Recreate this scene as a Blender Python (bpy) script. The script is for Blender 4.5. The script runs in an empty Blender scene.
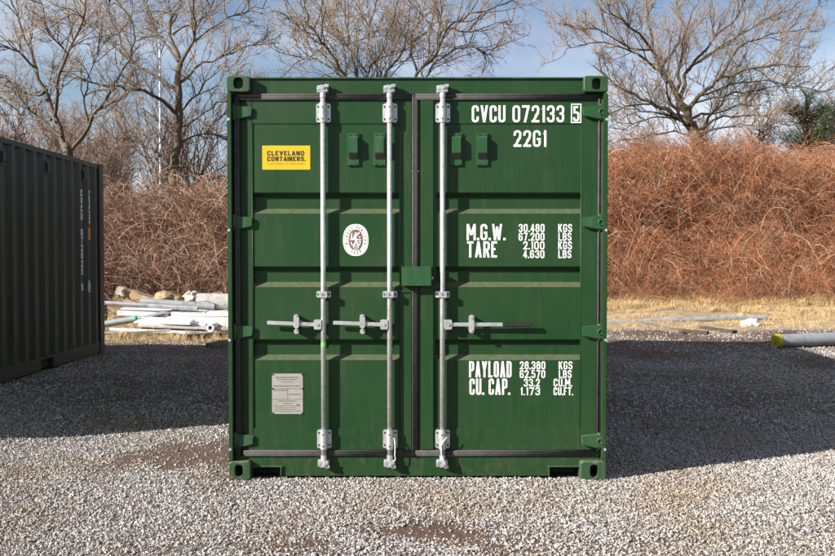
import bpy, bmesh, math, random
import numpy as np
from mathutils import Vector, Matrix, Euler, noise as mnoise

R = math.radians
rnd = random.Random(7)
rng = np.random.default_rng(7)
scene = bpy.context.scene
COL = scene.collection

# ------------------------------------------------------------------ camera
FPX, DIST, CAMH, PITCH = 892.0, 5.72, 1.455, R(1.48)     # focal length in photo pixels (835 wide)
cam_data = bpy.data.cameras.new('camera')
cam_data.sensor_width = 36.0
cam_data.lens = FPX / 835.0 * 36.0
cam_data.clip_start = 0.05
cam_data.clip_end = 3000
cam = bpy.data.objects.new('camera', cam_data)
COL.objects.link(cam)
cam.location = (0, -DIST, CAMH)
cam.rotation_euler = (R(90) - PITCH, 0, 0)
scene.camera = cam

# ------------------------------------------------------------------ light
SUN_DIR = Vector((1.0, 0.49, -0.56)).normalized()         # travel direction of the light
to_sun = -SUN_DIR
SUN_EL = math.asin(to_sun.z)
SUN_AZ = math.atan2(to_sun.x, to_sun.y)                   # clockwise from +Y
world = bpy.data.worlds.new('World')
scene.world = world
world.use_nodes = True
wn, wl = world.node_tree.nodes, world.node_tree.links
wn.clear()
w_out = wn.new('ShaderNodeOutputWorld')
w_bg = wn.new('ShaderNodeBackground')
w_sky = wn.new('ShaderNodeTexSky')
w_sky.sky_type = 'NISHITA'
w_sky.sun_disc = False
w_sky.sun_elevation = SUN_EL
w_sky.sun_rotation = SUN_AZ
w_sky.altitude = 50
w_sky.air_density = 1.0
w_sky.dust_density = 0.6
w_sky.ozone_density = 2.0
w_bg.inputs['Strength'].default_value = 0.05
w_tc = wn.new('ShaderNodeTexCoord')
w_map = wn.new('ShaderNodeMapping')
w_map.inputs['Scale'].default_value = (1.0, 1.0, 2.6)
w_map.inputs['Location'].default_value = (7.7, 0.4, 3.2)
w_noise = wn.new('ShaderNodeTexNoise')
w_noise.inputs['Scale'].default_value = 2.3
w_noise.inputs['Detail'].default_value = 7
w_noise.inputs['Roughness'].default_value = 0.52
w_ramp = wn.new('ShaderNodeValToRGB')
w_ramp.color_ramp.elements[0].position = 0.38
w_ramp.color_ramp.elements[1].position = 0.66
w_noise2 = wn.new('ShaderNodeTexNoise')
w_noise2.inputs['Scale'].default_value = 3.1
w_noise2.inputs['Detail'].default_value = 4
w_cramp = wn.new('ShaderNodeValToRGB')
w_cramp.color_ramp.elements[0].position = 0.35
w_cramp.color_ramp.elements[0].color = (3.7, 4.3, 5.9, 1)
w_cramp.color_ramp.elements[1].position = 0.62
w_cramp.color_ramp.elements[1].color = (8.2, 8.5, 9.0, 1)
w_mix = wn.new('ShaderNodeMix')
w_mix.data_type = 'RGBA'
wl.new(w_tc.outputs['Generated'], w_map.inputs['Vector'])
wl.new(w_map.outputs['Vector'], w_noise.inputs['Vector'])
wl.new(w_map.outputs['Vector'], w_noise2.inputs['Vector'])
wl.new(w_noise.outputs['Fac'], w_ramp.inputs['Fac'])
wl.new(w_noise2.outputs['Fac'], w_cramp.inputs['Fac'])
wl.new(w_ramp.outputs['Color'], w_mix.inputs['Factor'])
wl.new(w_sky.outputs['Color'], w_mix.inputs[6])
wl.new(w_cramp.outputs['Color'], w_mix.inputs[7])
wl.new(w_mix.outputs[2], w_bg.inputs['Color'])
wl.new(w_bg.outputs['Background'], w_out.inputs['Surface'])

sun_data = bpy.data.lights.new('sun', 'SUN')
sun_data.energy = 5.0
sun_data.angle = R(0.5)
sun_data.color = (1.0, 0.945, 0.86)
sun = bpy.data.objects.new('sun', sun_data)
COL.objects.link(sun)
sun.rotation_euler = SUN_DIR.to_track_quat('-Z', 'Y').to_euler()
sun.location = (-12, -6, 8)

scene.view_settings.view_transform = 'Standard'
scene.view_settings.look = 'None'
scene.view_settings.exposure = 1.40
scene.view_settings.gamma = 1.0
scene.view_settings.use_curve_mapping = False
scene.cycles.max_bounces = 4
scene.cycles.diffuse_bounces = 2
scene.cycles.glossy_bounces = 2
scene.cycles.adaptive_threshold = 0.02

# ------------------------------------------------------------------ pixel -> place
_F = Vector((0, math.cos(PITCH), -math.sin(PITCH)))
_U = Vector((0, math.sin(PITCH), math.cos(PITCH)))
def W(px, py, Y):
    """point where the photo pixel's ray meets the upright plane y = Y"""
    d = _F + Vector((1, 0, 0)) * ((px - 417.5) / FPX) + _U * ((278.0 - py) / FPX)
    t = (Y + DIST) / d.y
    return Vector((0, -DIST, CAMH)) + d * t
def fx(px, Y): return W(px, 278, Y).x
def fz(py, Y): return W(417.5, py, Y).z
def G(px, py, z=0.0):
    d = _F + Vector((1, 0, 0)) * ((px - 417.5) / FPX) + _U * ((278.0 - py) / FPX)
    t = (z - CAMH) / d.z
    return Vector((0, -DIST, CAMH)) + d * t

# ------------------------------------------------------------------ materials
def new_mat(name):
    m = bpy.data.materials.new(name)
    m.use_nodes = True
    nt = m.node_tree
    b = nt.nodes['Principled BSDF']
    return m, nt, b
def N(nt, kind, **kw):
    n = nt.nodes.new(kind)
    for k, v in kw.items():
        if k in n.inputs: n.inputs[k].default_value = v
        else: setattr(n, k, v)
    return n
def ramp(nt, fac, stops):
    r = nt.nodes.new('ShaderNodeValToRGB')
    e = r.color_ramp.elements
    while len(e) < len(stops): e.new(0.5)
    for i, (p, c) in enumerate(stops):
        e[i].position = p
        e[i].color = (*c, 1) if len(c) == 3 else c
    nt.links.new(fac, r.inputs['Fac'])
    return r.outputs['Color']
def mixc(nt, fac, a, b, mode='MIX'):
    m = nt.nodes.new('ShaderNodeMix'); m.data_type = 'RGBA'; m.blend_type = mode
    for s, v in ((0, fac), (6, a), (7, b)):
        if isinstance(v, (int, float)): m.inputs[s].default_value = v
        elif isinstance(v, tuple): m.inputs[s].default_value = (*v, 1)
        else: nt.links.new(v, m.inputs[s])
    return m.outputs[2]
def coords(nt, which='Object', scale=None):
    tc = nt.nodes.new('ShaderNodeTexCoord')
    if scale is None: return tc.outputs[which]
    mp = nt.nodes.new('ShaderNodeMapping'); mp.inputs['Scale'].default_value = scale
    nt.links.new(tc.outputs[which], mp.inputs['Vector'])
    return mp.outputs['Vector']
def noise(nt, vec, scale, detail=4, rough=0.55):
    n = N(nt, 'ShaderNodeTexNoise', Scale=scale, Detail=detail, Roughness=rough)
    nt.links.new(vec, n.inputs['Vector'])
    return n.outputs['Fac']
def bump(nt, b, h, strength=0.3, dist=0.01):
    n = N(nt, 'ShaderNodeBump', Strength=strength, Distance=dist)
    nt.links.new(h, n.inputs['Height'])
    nt.links.new(n.outputs['Normal'], b.inputs['Normal'])

def paint(name, col, col2, rough=0.42, rust=0.0, dust=(0.10, 0.09, 0.065), dustamt=0.16, spec=0.26):
    m, nt, b = new_mat(name)
    v = coords(nt)
    n1 = noise(nt, v, 1.7, 5)
    c = mixc(nt, ramp(nt, n1, [(0.3, (0, 0, 0)), (0.7, (1, 1, 1))]), col, col2)
    vs = coords(nt, 'Object', (9, 9, 1.3))
    streak = noise(nt, vs, 2.2, 6, 0.65)
    f = ramp(nt, streak, [(0.5, (0, 0, 0)), (0.85, (dustamt,) * 3)])
    c = mixc(nt, f, c, dust)
    fine = noise(nt, v, 240, 2)
    f2 = ramp(nt, fine, [(0.62, (0, 0, 0)), (0.74, (0.22,) * 3)])
    c = mixc(nt, f2, c, tuple(min(1, x * 2.4) for x in col))
    geo = nt.nodes.new('ShaderNodeNewGeometry')
    sx = nt.nodes.new('ShaderNodeSeparateXYZ'); nt.links.new(geo.outputs['True Normal'], sx.inputs[0])
    up = ramp(nt, sx.outputs['Z'], [(0.45, (0, 0, 0)), (0.72, (0.45,) * 3)])     # dust settles on ledges
    dn = ramp(nt, noise(nt, v, 30, 5), [(0.25, (0.5,) * 3), (0.7, (1,) * 3)])
    c = mixc(nt, mixc(nt, 1.0, up, dn, 'MULTIPLY'), c, (0.155, 0.145, 0.10))
    if rust:
        rn = noise(nt, v, 14, 8, 0.7)
        rf = ramp(nt, rn, [(0.70 - 0.06 * rust, (0, 0, 0)), (0.74 - 0.06 * rust, (0.9,) * 3)])
        c = mixc(nt, rf, c, (0.10, 0.038, 0.016))
    sz = nt.nodes.new('ShaderNodeSeparateXYZ'); nt.links.new(v, sz.inputs[0])
    low = ramp(nt, sz.outputs['Z'], [(0.04, (0.75,) * 3), (0.42, (0, 0, 0))])    # mud splashed up from the yard
    sp = ramp(nt, noise(nt, coords(nt, 'Object', (1, 1, .6)), 26, 7, 0.72), [(0.48, (0, 0, 0)), (0.80, (0.6,) * 3)])
    c = mixc(nt, mixc(nt, 1.0, low, sp, 'MULTIPLY'), c, (0.115, 0.092, 0.066))
    b.inputs['Specular IOR Level'].default_value = spec
    nt.links.new(c, b.inputs['Base Color'])
    rr = ramp(nt, n1, [(0.2, (rough - 0.08,) * 3), (0.8, (rough + 0.1,) * 3)])
    nt.links.new(rr, b.inputs['Roughness'])
    orange = noise(nt, v, 90, 3)
    wav = noise(nt, v, 3.5, 2)
    ad = N(nt, 'ShaderNodeMath', operation='MULTIPLY_ADD')
    nt.links.new(wav, ad.inputs[0]); ad.inputs[1].default_value = 5.0
    nt.links.new(orange, ad.inputs[2])
    bump(nt, b, ad.outputs[0], 0.35, 0.0012)
    return m

def plain(name, col, rough=0.6, metal=0.0, var=0.25, scale=8.0, bmp=0.0, bscale=60, grime=0.0):
    m, nt, b = new_mat(name)
    v = coords(nt)
    n1 = noise(nt, v, scale, 6, 0.6)
    lo = tuple(x * (1 - var) for x in col); hi = tuple(min(1, x * (1 + var)) for x in col)
    c = ramp(nt, n1, [(0.3, lo), (0.7, hi)])
    nt.links.new(c, b.inputs['Base Color'])
    b.inputs['Roughness'].default_value = rough
    b.inputs['Metallic'].default_value = metal
    if grime:
        gm = ramp(nt, noise(nt, v, 7, 8, 0.75), [(0.50, (0, 0, 0)), (0.68, (grime,) * 3)])
        nt.links.new(mixc(nt, gm, c, (0.10, 0.065, 0.04)), b.inputs['Base Color'])
    if bmp: bump(nt, b, noise(nt, v, bscale, 4), bmp, 0.006)
    return m

M = {}
M['green'] = paint('green_paint', (0.0082, 0.0395, 0.0115), (0.0155, 0.0435, 0.0138), rust=0.3, dustamt=0.20)
M['green_worn'] = paint('green_paint_worn', (0.0174, 0.0496, 0.0198), (0.0260, 0.0608, 0.0285), 0.5, rust=0.55, dustamt=0.6, dust=(0.16, 0.165, 0.13))
M['green_pale'] = paint('green_paint_lit', (0.014, 0.060, 0.021), (0.018, 0.066, 0.025), 0.45, dustamt=0.4, dust=(0.12, 0.13, 0.10))  # door green made lighter: lit edges of vents, hinges, lock box put in colour
M['dark_paint'] = paint('dark_container_paint', (0.0296, 0.0371, 0.0308), (0.0383, 0.0463, 0.0376), 0.5, dust=(0.1218, 0.1076, 0.0684), dustamt=0.25)
M['gasket'] = plain('rubber_gasket', (0.0320, 0.0288, 0.0296), 0.78, 0, 0.35, 20, 0.2)
M['black'] = plain('black_rubber_grip', (0.012, 0.012, 0.013), 0.55)
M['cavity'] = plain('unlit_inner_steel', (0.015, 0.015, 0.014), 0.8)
M['white'] = plain('white_vinyl', (0.6800, 0.6800, 0.6715), 0.5, 0, 0.03)
M['yellow'] = plain('yellow_vinyl', (0.5146, 0.3410, 0.0037), 0.45, 0, 0.03)
M['ink'] = plain('black_ink', (0.012, 0.011, 0.010), 0.6)
M['brown_ink'] = plain('brown_ink', (0.1581, 0.0949, 0.0738), 0.6)
M['ochre_ink'] = plain('ochre_ink', (0.2604, 0.1612, 0.0124), 0.6)
M['grey_ink'] = plain('grey_ink', (0.0992, 0.0930, 0.0930), 0.6)
M['plate'] = plain('aluminium_plate', (0.3100, 0.2914, 0.2666), 0.5, 0.25, 0.08, 18)
M['grime'] = plain('rust_stain', (0.10, 0.04, 0.018), 0.9, 0, 0.3)
M['orange'] = plain('orange_vinyl', (0.4650, 0.1674, 0.0093), 0.5, 0, 0.05)
M['dark_letter'] = plain('weathered_white_letter', (0.7440, 0.7638, 0.7936), 0.6, 0, 0.25, 30)
M['tape'] = plain('green_tape', (0.10, 0.60, 0.05), 0.5)
M['vent_dark_brown'] = plain('vent_dark_brown', (0.020, 0.014, 0.010), 0.8)  # dark brown for the sloped face under each vent hood

def galvanised():
    m, nt, b = new_mat('galvanised_steel')
    v = coords(nt)
    vo = N(nt, 'ShaderNodeTexVoronoi', Scale=70.0); nt.links.new(v, vo.inputs['Vector'])
    n1 = noise(nt, v, 9, 5)
    c = ramp(nt, n1, [(0.3, (0.37, 0.395, 0.42)), (0.7, (0.49, 0.505, 0.53))])
    c = mixc(nt, 0.22, c, vo.outputs['Color'], 'OVERLAY')
    hsv = N(nt, 'ShaderNodeHueSaturation', Saturation=0.25); nt.links.new(c, hsv.inputs['Color'])
    nt.links.new(hsv.outputs['Color'], b.inputs['Base Color'])
    b.inputs['Metallic'].default_value = 0.62
    b.inputs['Roughness'].default_value = 0.40
    bump(nt, b, noise(nt, v, 60, 3), 0.2, 0.001)
    return m
M['galv'] = galvanised()

def bark(name, a, c2):
    m, nt, b = new_mat(name)
    v = coords(nt)
    n1 = noise(nt, v, 3.0, 6, 0.65)
    nt.links.new(ramp(nt, n1, [(0.3, a), (0.72, c2)]), b.inputs['Base Color'])
    b.inputs['Roughness'].default_value = 0.9
    bump(nt, b, noise(nt, coords(nt, 'Object', (1, 1, 0.3)), 26, 4), 0.6, 0.03)
    return m
M['bark'] = bark('tree_bark', (0.0466, 0.0347, 0.0229), (0.1242, 0.0944, 0.0608))
M['twig'] = bark('tree_twigs', (0.20, 0.145, 0.095), (0.31, 0.225, 0.15))
M['far_twig'] = bark('far_twigs', (0.17, 0.115, 0.085), (0.27, 0.185, 0.14))

def inst_mat(name, stops, rough=0.85, bmp=0.0):
    m, nt, b = new_mat(name)
    oi = nt.nodes.new('ShaderNodeObjectInfo')
    c = ramp(nt, oi.outputs['Random'], stops)
    v = coords(nt)
    n1 = noise(nt, v, 40 if bmp else 3, 4)
    f = ramp(nt, n1, [(0.3, (0.72,) * 3), (0.7, (1.15,) * 3)])
    c = mixc(nt, 1.0, c, f, 'MULTIPLY')
    nt.links.new(c, b.inputs['Base Color'])
    if bmp:                                             # patches of browner, dirtier stone
        t = ramp(nt, noise(nt, oi.outputs['Location'], 0.9, 5, 0.6), [(0.45, (1, 1, 1)), (0.68, (0.86, 0.74, 0.60))])
        c = mixc(nt, 1.0, c, t, 'MULTIPLY'); nt.links.new(c, b.inputs['Base Color'])
    b.inputs['Roughness'].default_value = rough
    return m
M['stone'] = inst_mat('limestone_chip', [(0.0, (0.1337, 0.1225, 0.1186)), (0.2, (0.2282, 0.2125, 0.2065)), (0.45, (0.3226, 0.3066, 0.2988)),
                                         (0.7, (0.3935, 0.3760, 0.3647)), (0.86, (0.3147, 0.2616, 0.2153)), (1.0, (0.4957, 0.4906, 0.4922))], 0.85, 1)
M['cane_rust'] = inst_mat('bramble_cane_rust', [(0, (0.1481, 0.0544, 0.0277)), (0.35, (0.2854, 0.1136, 0.0509)), (0.7, (0.3595, 0.1453, 0.0617)), (1, (0.2115, 0.0954, 0.0509))])
M['cane_tan'] = inst_mat('bramble_cane_tan', [(0, (0.2837, 0.1910, 0.1255)), (0.5, (0.3274, 0.2292, 0.1528)), (1, (0.2728, 0.1691, 0.1037))])
M['dead_leaf'] = inst_mat('dead_bramble_leaf', [(0, (0.2490, 0.0929, 0.0407)), (0.5, (0.3277, 0.1408, 0.0622)), (1, (0.2097, 0.1014, 0.0526))])
M['cane_rust_b'] = inst_mat('scrub_cane_brown', [(0, (0.1550, 0.0837, 0.0546)), (0.5, (0.2232, 0.1302, 0.0899)), (1, (0.1798, 0.1085, 0.0744))])
M['leaf_green'] = inst_mat('bramble_leaf_green', [(0, (0.0800, 0.1040, 0.0280)), (1, (0.1600, 0.1600, 0.0480))])
M['straw'] = inst_mat('straw_grass', [(0, (0.3998, 0.2603, 0.1190)), (0.5, (0.5331, 0.3770, 0.1870)), (1, (0.4570, 0.3231, 0.1615))])
M['straw_green'] = inst_mat('mossy_grass', [(0, (0.1364, 0.1302, 0.0372)), (0.5, (0.2046, 0.1674, 0.0682)), (1, (0.2232, 0.1674, 0.0806))])
M['needle'] = inst_mat('evergreen_needles', [(0, (0.0864, 0.1224, 0.0432)), (1, (0.1440, 0.1728, 0.0648))])

def ground_mat():
    m, nt, b = new_mat('gravel_yard')
    v = coords(nt)
    vo = N(nt, 'ShaderNodeTexVoronoi', Scale=42.0); nt.links.new(v, vo.inputs['Vector'])
    bw = nt.nodes.new('ShaderNodeSeparateColor'); nt.links.new(vo.outputs['Color'], bw.inputs['Color'])
    chips = ramp(nt, bw.outputs['Red'], [(0, (0.0341, 0.0300, 0.0256)), (0.5, (0.0853, 0.0750, 0.0648)), (1, (0.1432, 0.1330, 0.1194))])  # base darkened so the shade in gaps between stones is painted in
    dirt = ramp(nt, noise(nt, v, 9, 8, 0.7), [(0.3, (0.0433, 0.0229, 0.0139)), (0.7, (0.0810, 0.0444, 0.0276))])
    nmask = noise(nt, v, 1.3, 6, 0.65)
    mask = ramp(nt, nmask, [(0.42, (0, 0, 0)), (0.6, (1, 1, 1))])
    c = mixc(nt, mask, dirt, chips)
    at = nt.nodes.new('ShaderNodeAttribute'); at.attribute_name = 'soil'
    soil = ramp(nt, noise(nt, v, 6, 8, 0.7), [(0.3, (0.1348, 0.0944, 0.0557)), (0.7, (0.3596, 0.2652, 0.1573))])
    c = mixc(nt, at.outputs['Fac'], c, soil)
    at3 = nt.nodes.new('ShaderNodeAttribute'); at3.attribute_name = 'shaded_earth'
    c = mixc(nt, at3.outputs['Fac'], c, (0.040, 0.026, 0.017))  # bank earth darkened, painting in the shade between the canes
    at2 = nt.nodes.new('ShaderNodeAttribute'); at2.attribute_name = 'dirt'
    c = mixc(nt, at2.outputs['Fac'], c, dirt)
    nt.links.new(c, b.inputs['Base Color'])
    b.inputs['Roughness'].default_value = 0.95
    ad = N(nt, 'ShaderNodeMath', operation='ADD')
    nt.links.new(vo.outputs['Distance'], ad.inputs[0]); nt.links.new(noise(nt, v, 15, 6), ad.inputs[1])
    bump(nt, b, ad.outputs[0], 0.45, 0.012)
    return m
M['ground'] = ground_mat()

# ------------------------------------------------------------------ mesh helpers
class MB:
    def __init__(s): s.v = []; s.f = []; s.mi = []
    def add(s, vs, fs, mi=0):
        o = len(s.v)
        s.v += [tuple(p) for p in vs]
        s.f += [tuple(i + o for i in f) for f in fs]
        s.mi += [mi] * len(fs)
        return s
    def box(s, x0, x1, y0, y1, z0, z1, mi=0):
        v = [(x, y, z) for x in (x0, x1) for y in (y0, y1) for z in (z0, z1)]
        return s.add(v, [(0, 1, 3, 2), (4, 6, 7, 5), (0, 4, 5, 1), (2, 3, 7, 6), (0, 2, 6, 4), (1, 5, 7, 3)], mi)
    def prism(s, poly, y0, y1, mi=0):
        """poly in (x, z), extruded along y"""
        n = len(poly)
        v = [(x, y0, z) for x, z in poly] + [(x, y1, z) for x, z in poly]
        return s.add(v, [tuple(range(n)), tuple(range(2 * n - 1, n - 1, -1))] + [(i, i + n, (i + 1) % n + n, (i + 1) % n) for i in range(n)], mi)
    def prism_x(s, poly, x0, x1, mi=0):
        """poly in (y, z), extruded along x"""
        n = len(poly)
        v = [(x0, y, z) for y, z in poly] + [(x1, y, z) for y, z in poly]
        return s.add(v, [tuple(range(n)), tuple(range(2 * n - 1, n - 1, -1))] + [(i, i + n, (i + 1) % n + n, (i + 1) % n) for i in range(n)], mi)
    def tube(s, pts, rad, n=8, mi=0, cap=True):
        pts = [Vector(p) for p in pts]
        if not isinstance(rad, (list, tuple)): rad = [rad] * len(pts)
        o = len(s.v); prev = None
        for i, p in enumerate(pts):
            t = (pts[min(i + 1, len(pts) - 1)] - pts[max(i - 1, 0)]).normalized()
            if prev is None:
                a = Vector((0, 0, 1)) if abs(t.z) < 0.9 else Vector((1, 0, 0))
                u = t.cross(a).normalized()
            else:
                u = (prev - t * prev.dot(t)).normalized()
            prev = u; w = t.cross(u)
            for k in range(n):
                an = 2 * math.pi * k / n
                q = p + (u * math.cos(an) + w * math.sin(an)) * rad[i]
                s.v.append((q.x, q.y, q.z))
        for i in range(len(pts) - 1):
            for k in range(n):
                a = o + i * n + k; b = o + i * n + (k + 1) % n
                s.f.append((a, b, b + n, a + n)); s.mi.append(mi)
        if cap:
            s.f.append(tuple(o + k for k in range(n - 1, -1, -1))); s.mi.append(mi)
            e = o + (len(pts) - 1) * n
            s.f.append(tuple(e + k for k in range(n))); s.mi.append(mi)
        return s
    def build(s, name, mat, parent=None, loc=None, bevel=0.0, smooth=False, fix=True):
        me = bpy.data.meshes.new(name)
        vs = s.v
        if loc is not None: vs = [(x - loc[0], y - loc[1], z - loc[2]) for x, y, z in vs]
        me.from_pydata(vs, [], s.f)
        mats = mat if isinstance(mat, (list, tuple)) else [mat]
        for m in mats: me.materials.append(M[m])
        if len(mats) > 1: me.polygons.foreach_set('material_index', s.mi)
        if fix or bevel:
            bm = bmesh.new(); bm.from_mesh(me)
            bmesh.ops.recalc_face_normals(bm, faces=bm.faces)
            if bevel:
                es = [e for e in bm.edges if len(e.link_faces) == 2 and e.calc_face_angle(0) > 0.6]
                bmesh.ops.bevel(bm, geom=es, offset=bevel, segments=2, affect='EDGES', clamp_overlap=True)
            bm.to_mesh(me); bm.free()
        if smooth: me.shade_smooth()
        me.update()
        return link(name, me, parent, loc)
def link(name, me, parent=None, loc=None):
    o = bpy.data.objects.new(name, me)
    COL.objects.link(o)
    if loc is not None: o.location = loc
    if parent is not None: o.parent = parent
    return o
def tag(o, label, cat, group=None, kind=None):
    if label: o['label'] = label
    if cat: o['category'] = cat
    if group: o['group'] = group
    if kind: o['kind'] = kind
    return o
def empty(name, loc, label, cat, group=None):
    o = bpy.data.objects.new(name, None)
    COL.objects.link(o); o.location = loc
    o.empty_display_size = 0.2
    return tag(o, label, cat, group)

def sm(a, b, x):
    t = np.clip((x - a) / (b - a), 0, 1)
    return t * t * (3 - 2 * t)

# ------------------------------------------------------------------ terrain
LEFT_RISE = 0.10          # the yard is a little higher where the dark container stands
def bank_front(x): return 12.6 + 4.3 * sm(-3, 3, x) + .35 * np.sin(np.asarray(x) * 1.9) + .25 * np.sin(np.asarray(x) * 4.3 + 1)          # where the bramble bank starts
def bank_top(x): return 1.75 + 1.32 * sm(-4, 6, x) + .16 * np.sin(np.asarray(x) * .95 + .8) + .10 * np.sin(np.asarray(x) * 2.3)
def gz(x, y):
    x = np.asarray(x, float); y = np.asarray(y, float)
    z = 0.012 * np.sin(x * 1.7 + 0.6 * y) * np.cos(y * 1.3 - 0.4 * x) + 0.008 * np.sin(3.1 * x + 1.0) * np.sin(2.3 * y)
    keep = sm(0.3, 1.6, np.maximum(np.maximum(np.abs(x) - 1.25, -y), y - 6.1) + 0.3)   # level under the container
    z = z * keep
    z = z - 0.020 * np.exp(-(((x - 0.04) / 0.28) ** 2 + ((y + 1.05) / 0.10) ** 2))     # scrape in front of the doors
    z = z + 0.17 * sm(6.5, 9.3, y) * sm(1.2, 3.5, x)
    z = z * (1 - .8 * sm(-3.6, -4.2, x) * sm(-.2, .3, y)) + LEFT_RISE * sm(-2.3, -4.1, x) * sm(-1.2, .5, y) * (1 - sm(7.4, 9.6, y))
    bf = bank_front(x)
    z = z + bank_top(x) * sm(0, 4.4, y - bf) + 0.22 * sm(-5, 0.5, y - bf) * sm(-2, 3, x)
    return z
def dirt_mask(x, y):
    """bare-earth patches: 1 = no stones"""
    n = np.array([mnoise.fractal(Vector((a * 0.9, b * 0.9, 3.3)), 1.0, 2.0, 5) for a, b in zip(np.ravel(x), np.ravel(y))]).reshape(np.shape(x))
    e1 = 1.3 * np.exp(-(((x + 1.80) / 0.82) ** 2 + ((y - 0.68) / 0.60) ** 2))
    e2 = np.exp(-(((x - 0.04) / 0.30) ** 2 + ((y + 1.02) / 0.13) ** 2))
    e3 = np.exp(-(((x + 0.75) / 0.5) ** 2 + ((y + 1.3) / 0.12) ** 2)) * 0.5
    far = 0.16 * sm(2.0, 5.0, y) + 0.34 * sm(5.0, 8.0, y)
    n2 = np.array([mnoise.fractal(Vector((a * 4.5, b * 7.0, 8.1)), 1.0, 2.0, 4) for a, b in zip(np.ravel(x), np.ravel(y))]).reshape(np.shape(x))
    e = np.maximum.reduce([e1, e2, e3])
    return np.clip(1.05 * e + 0.75 * n + 0.55 * n2 * (.25 + e) + far - 0.1, 0, 1)

xs = np.concatenate([-np.geomspace(600, 14, 14), np.linspace(-13.5, 14.5, 141), np.geomspace(15, 600, 14)])
ys = np.concatenate([-np.geomspace(600, 6, 12), np.linspace(-5.6, 26, 160), np.geomspace(27, 900, 14)])
XX, YY = np.meshgrid(xs, ys)
ZZ = gz(XX, YY)
nx, ny = len(xs), len(ys)
gv = np.stack([XX, YY, ZZ], -1).reshape(-1, 3)
gi = np.arange(nx * ny).reshape(ny, nx)
gf = np.stack([gi[:-1, :-1], gi[:-1, 1:], gi[1:, 1:], gi[1:, :-1]], -1).reshape(-1, 4)
gme = bpy.data.meshes.new('ground')
gme.from_pydata(gv.tolist(), [], gf.tolist())
gme.materials.append(M['ground'])
soil_line = 9.35 - 0.6 * (XX < 0)
soil = sm(-0.5, 0.6, YY - soil_line + 0.35 * np.sin(XX * 2.1) * np.cos(XX * 0.7))
gme.attributes.new('soil', 'FLOAT', 'POINT').data.foreach_set('value', soil.ravel().astype(np.float32))
dmask = np.clip(dirt_mask(XX, YY) * 2.0, 0, 1) * (1 - soil)
gme.attributes.new('dirt', 'FLOAT', 'POINT').data.foreach_set('value', dmask.ravel().astype(np.float32))
gme.attributes.new('shaded_earth', 'FLOAT', 'POINT').data.foreach_set('value', sm(-.2, .9, YY - bank_front(XX)).ravel().astype(np.float32))
gme.shade_smooth()
ground = link('ground', gme)
ground['kind'] = 'structure'
ground['label'] = 'pale gravel yard rising to an earth bank behind'

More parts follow.
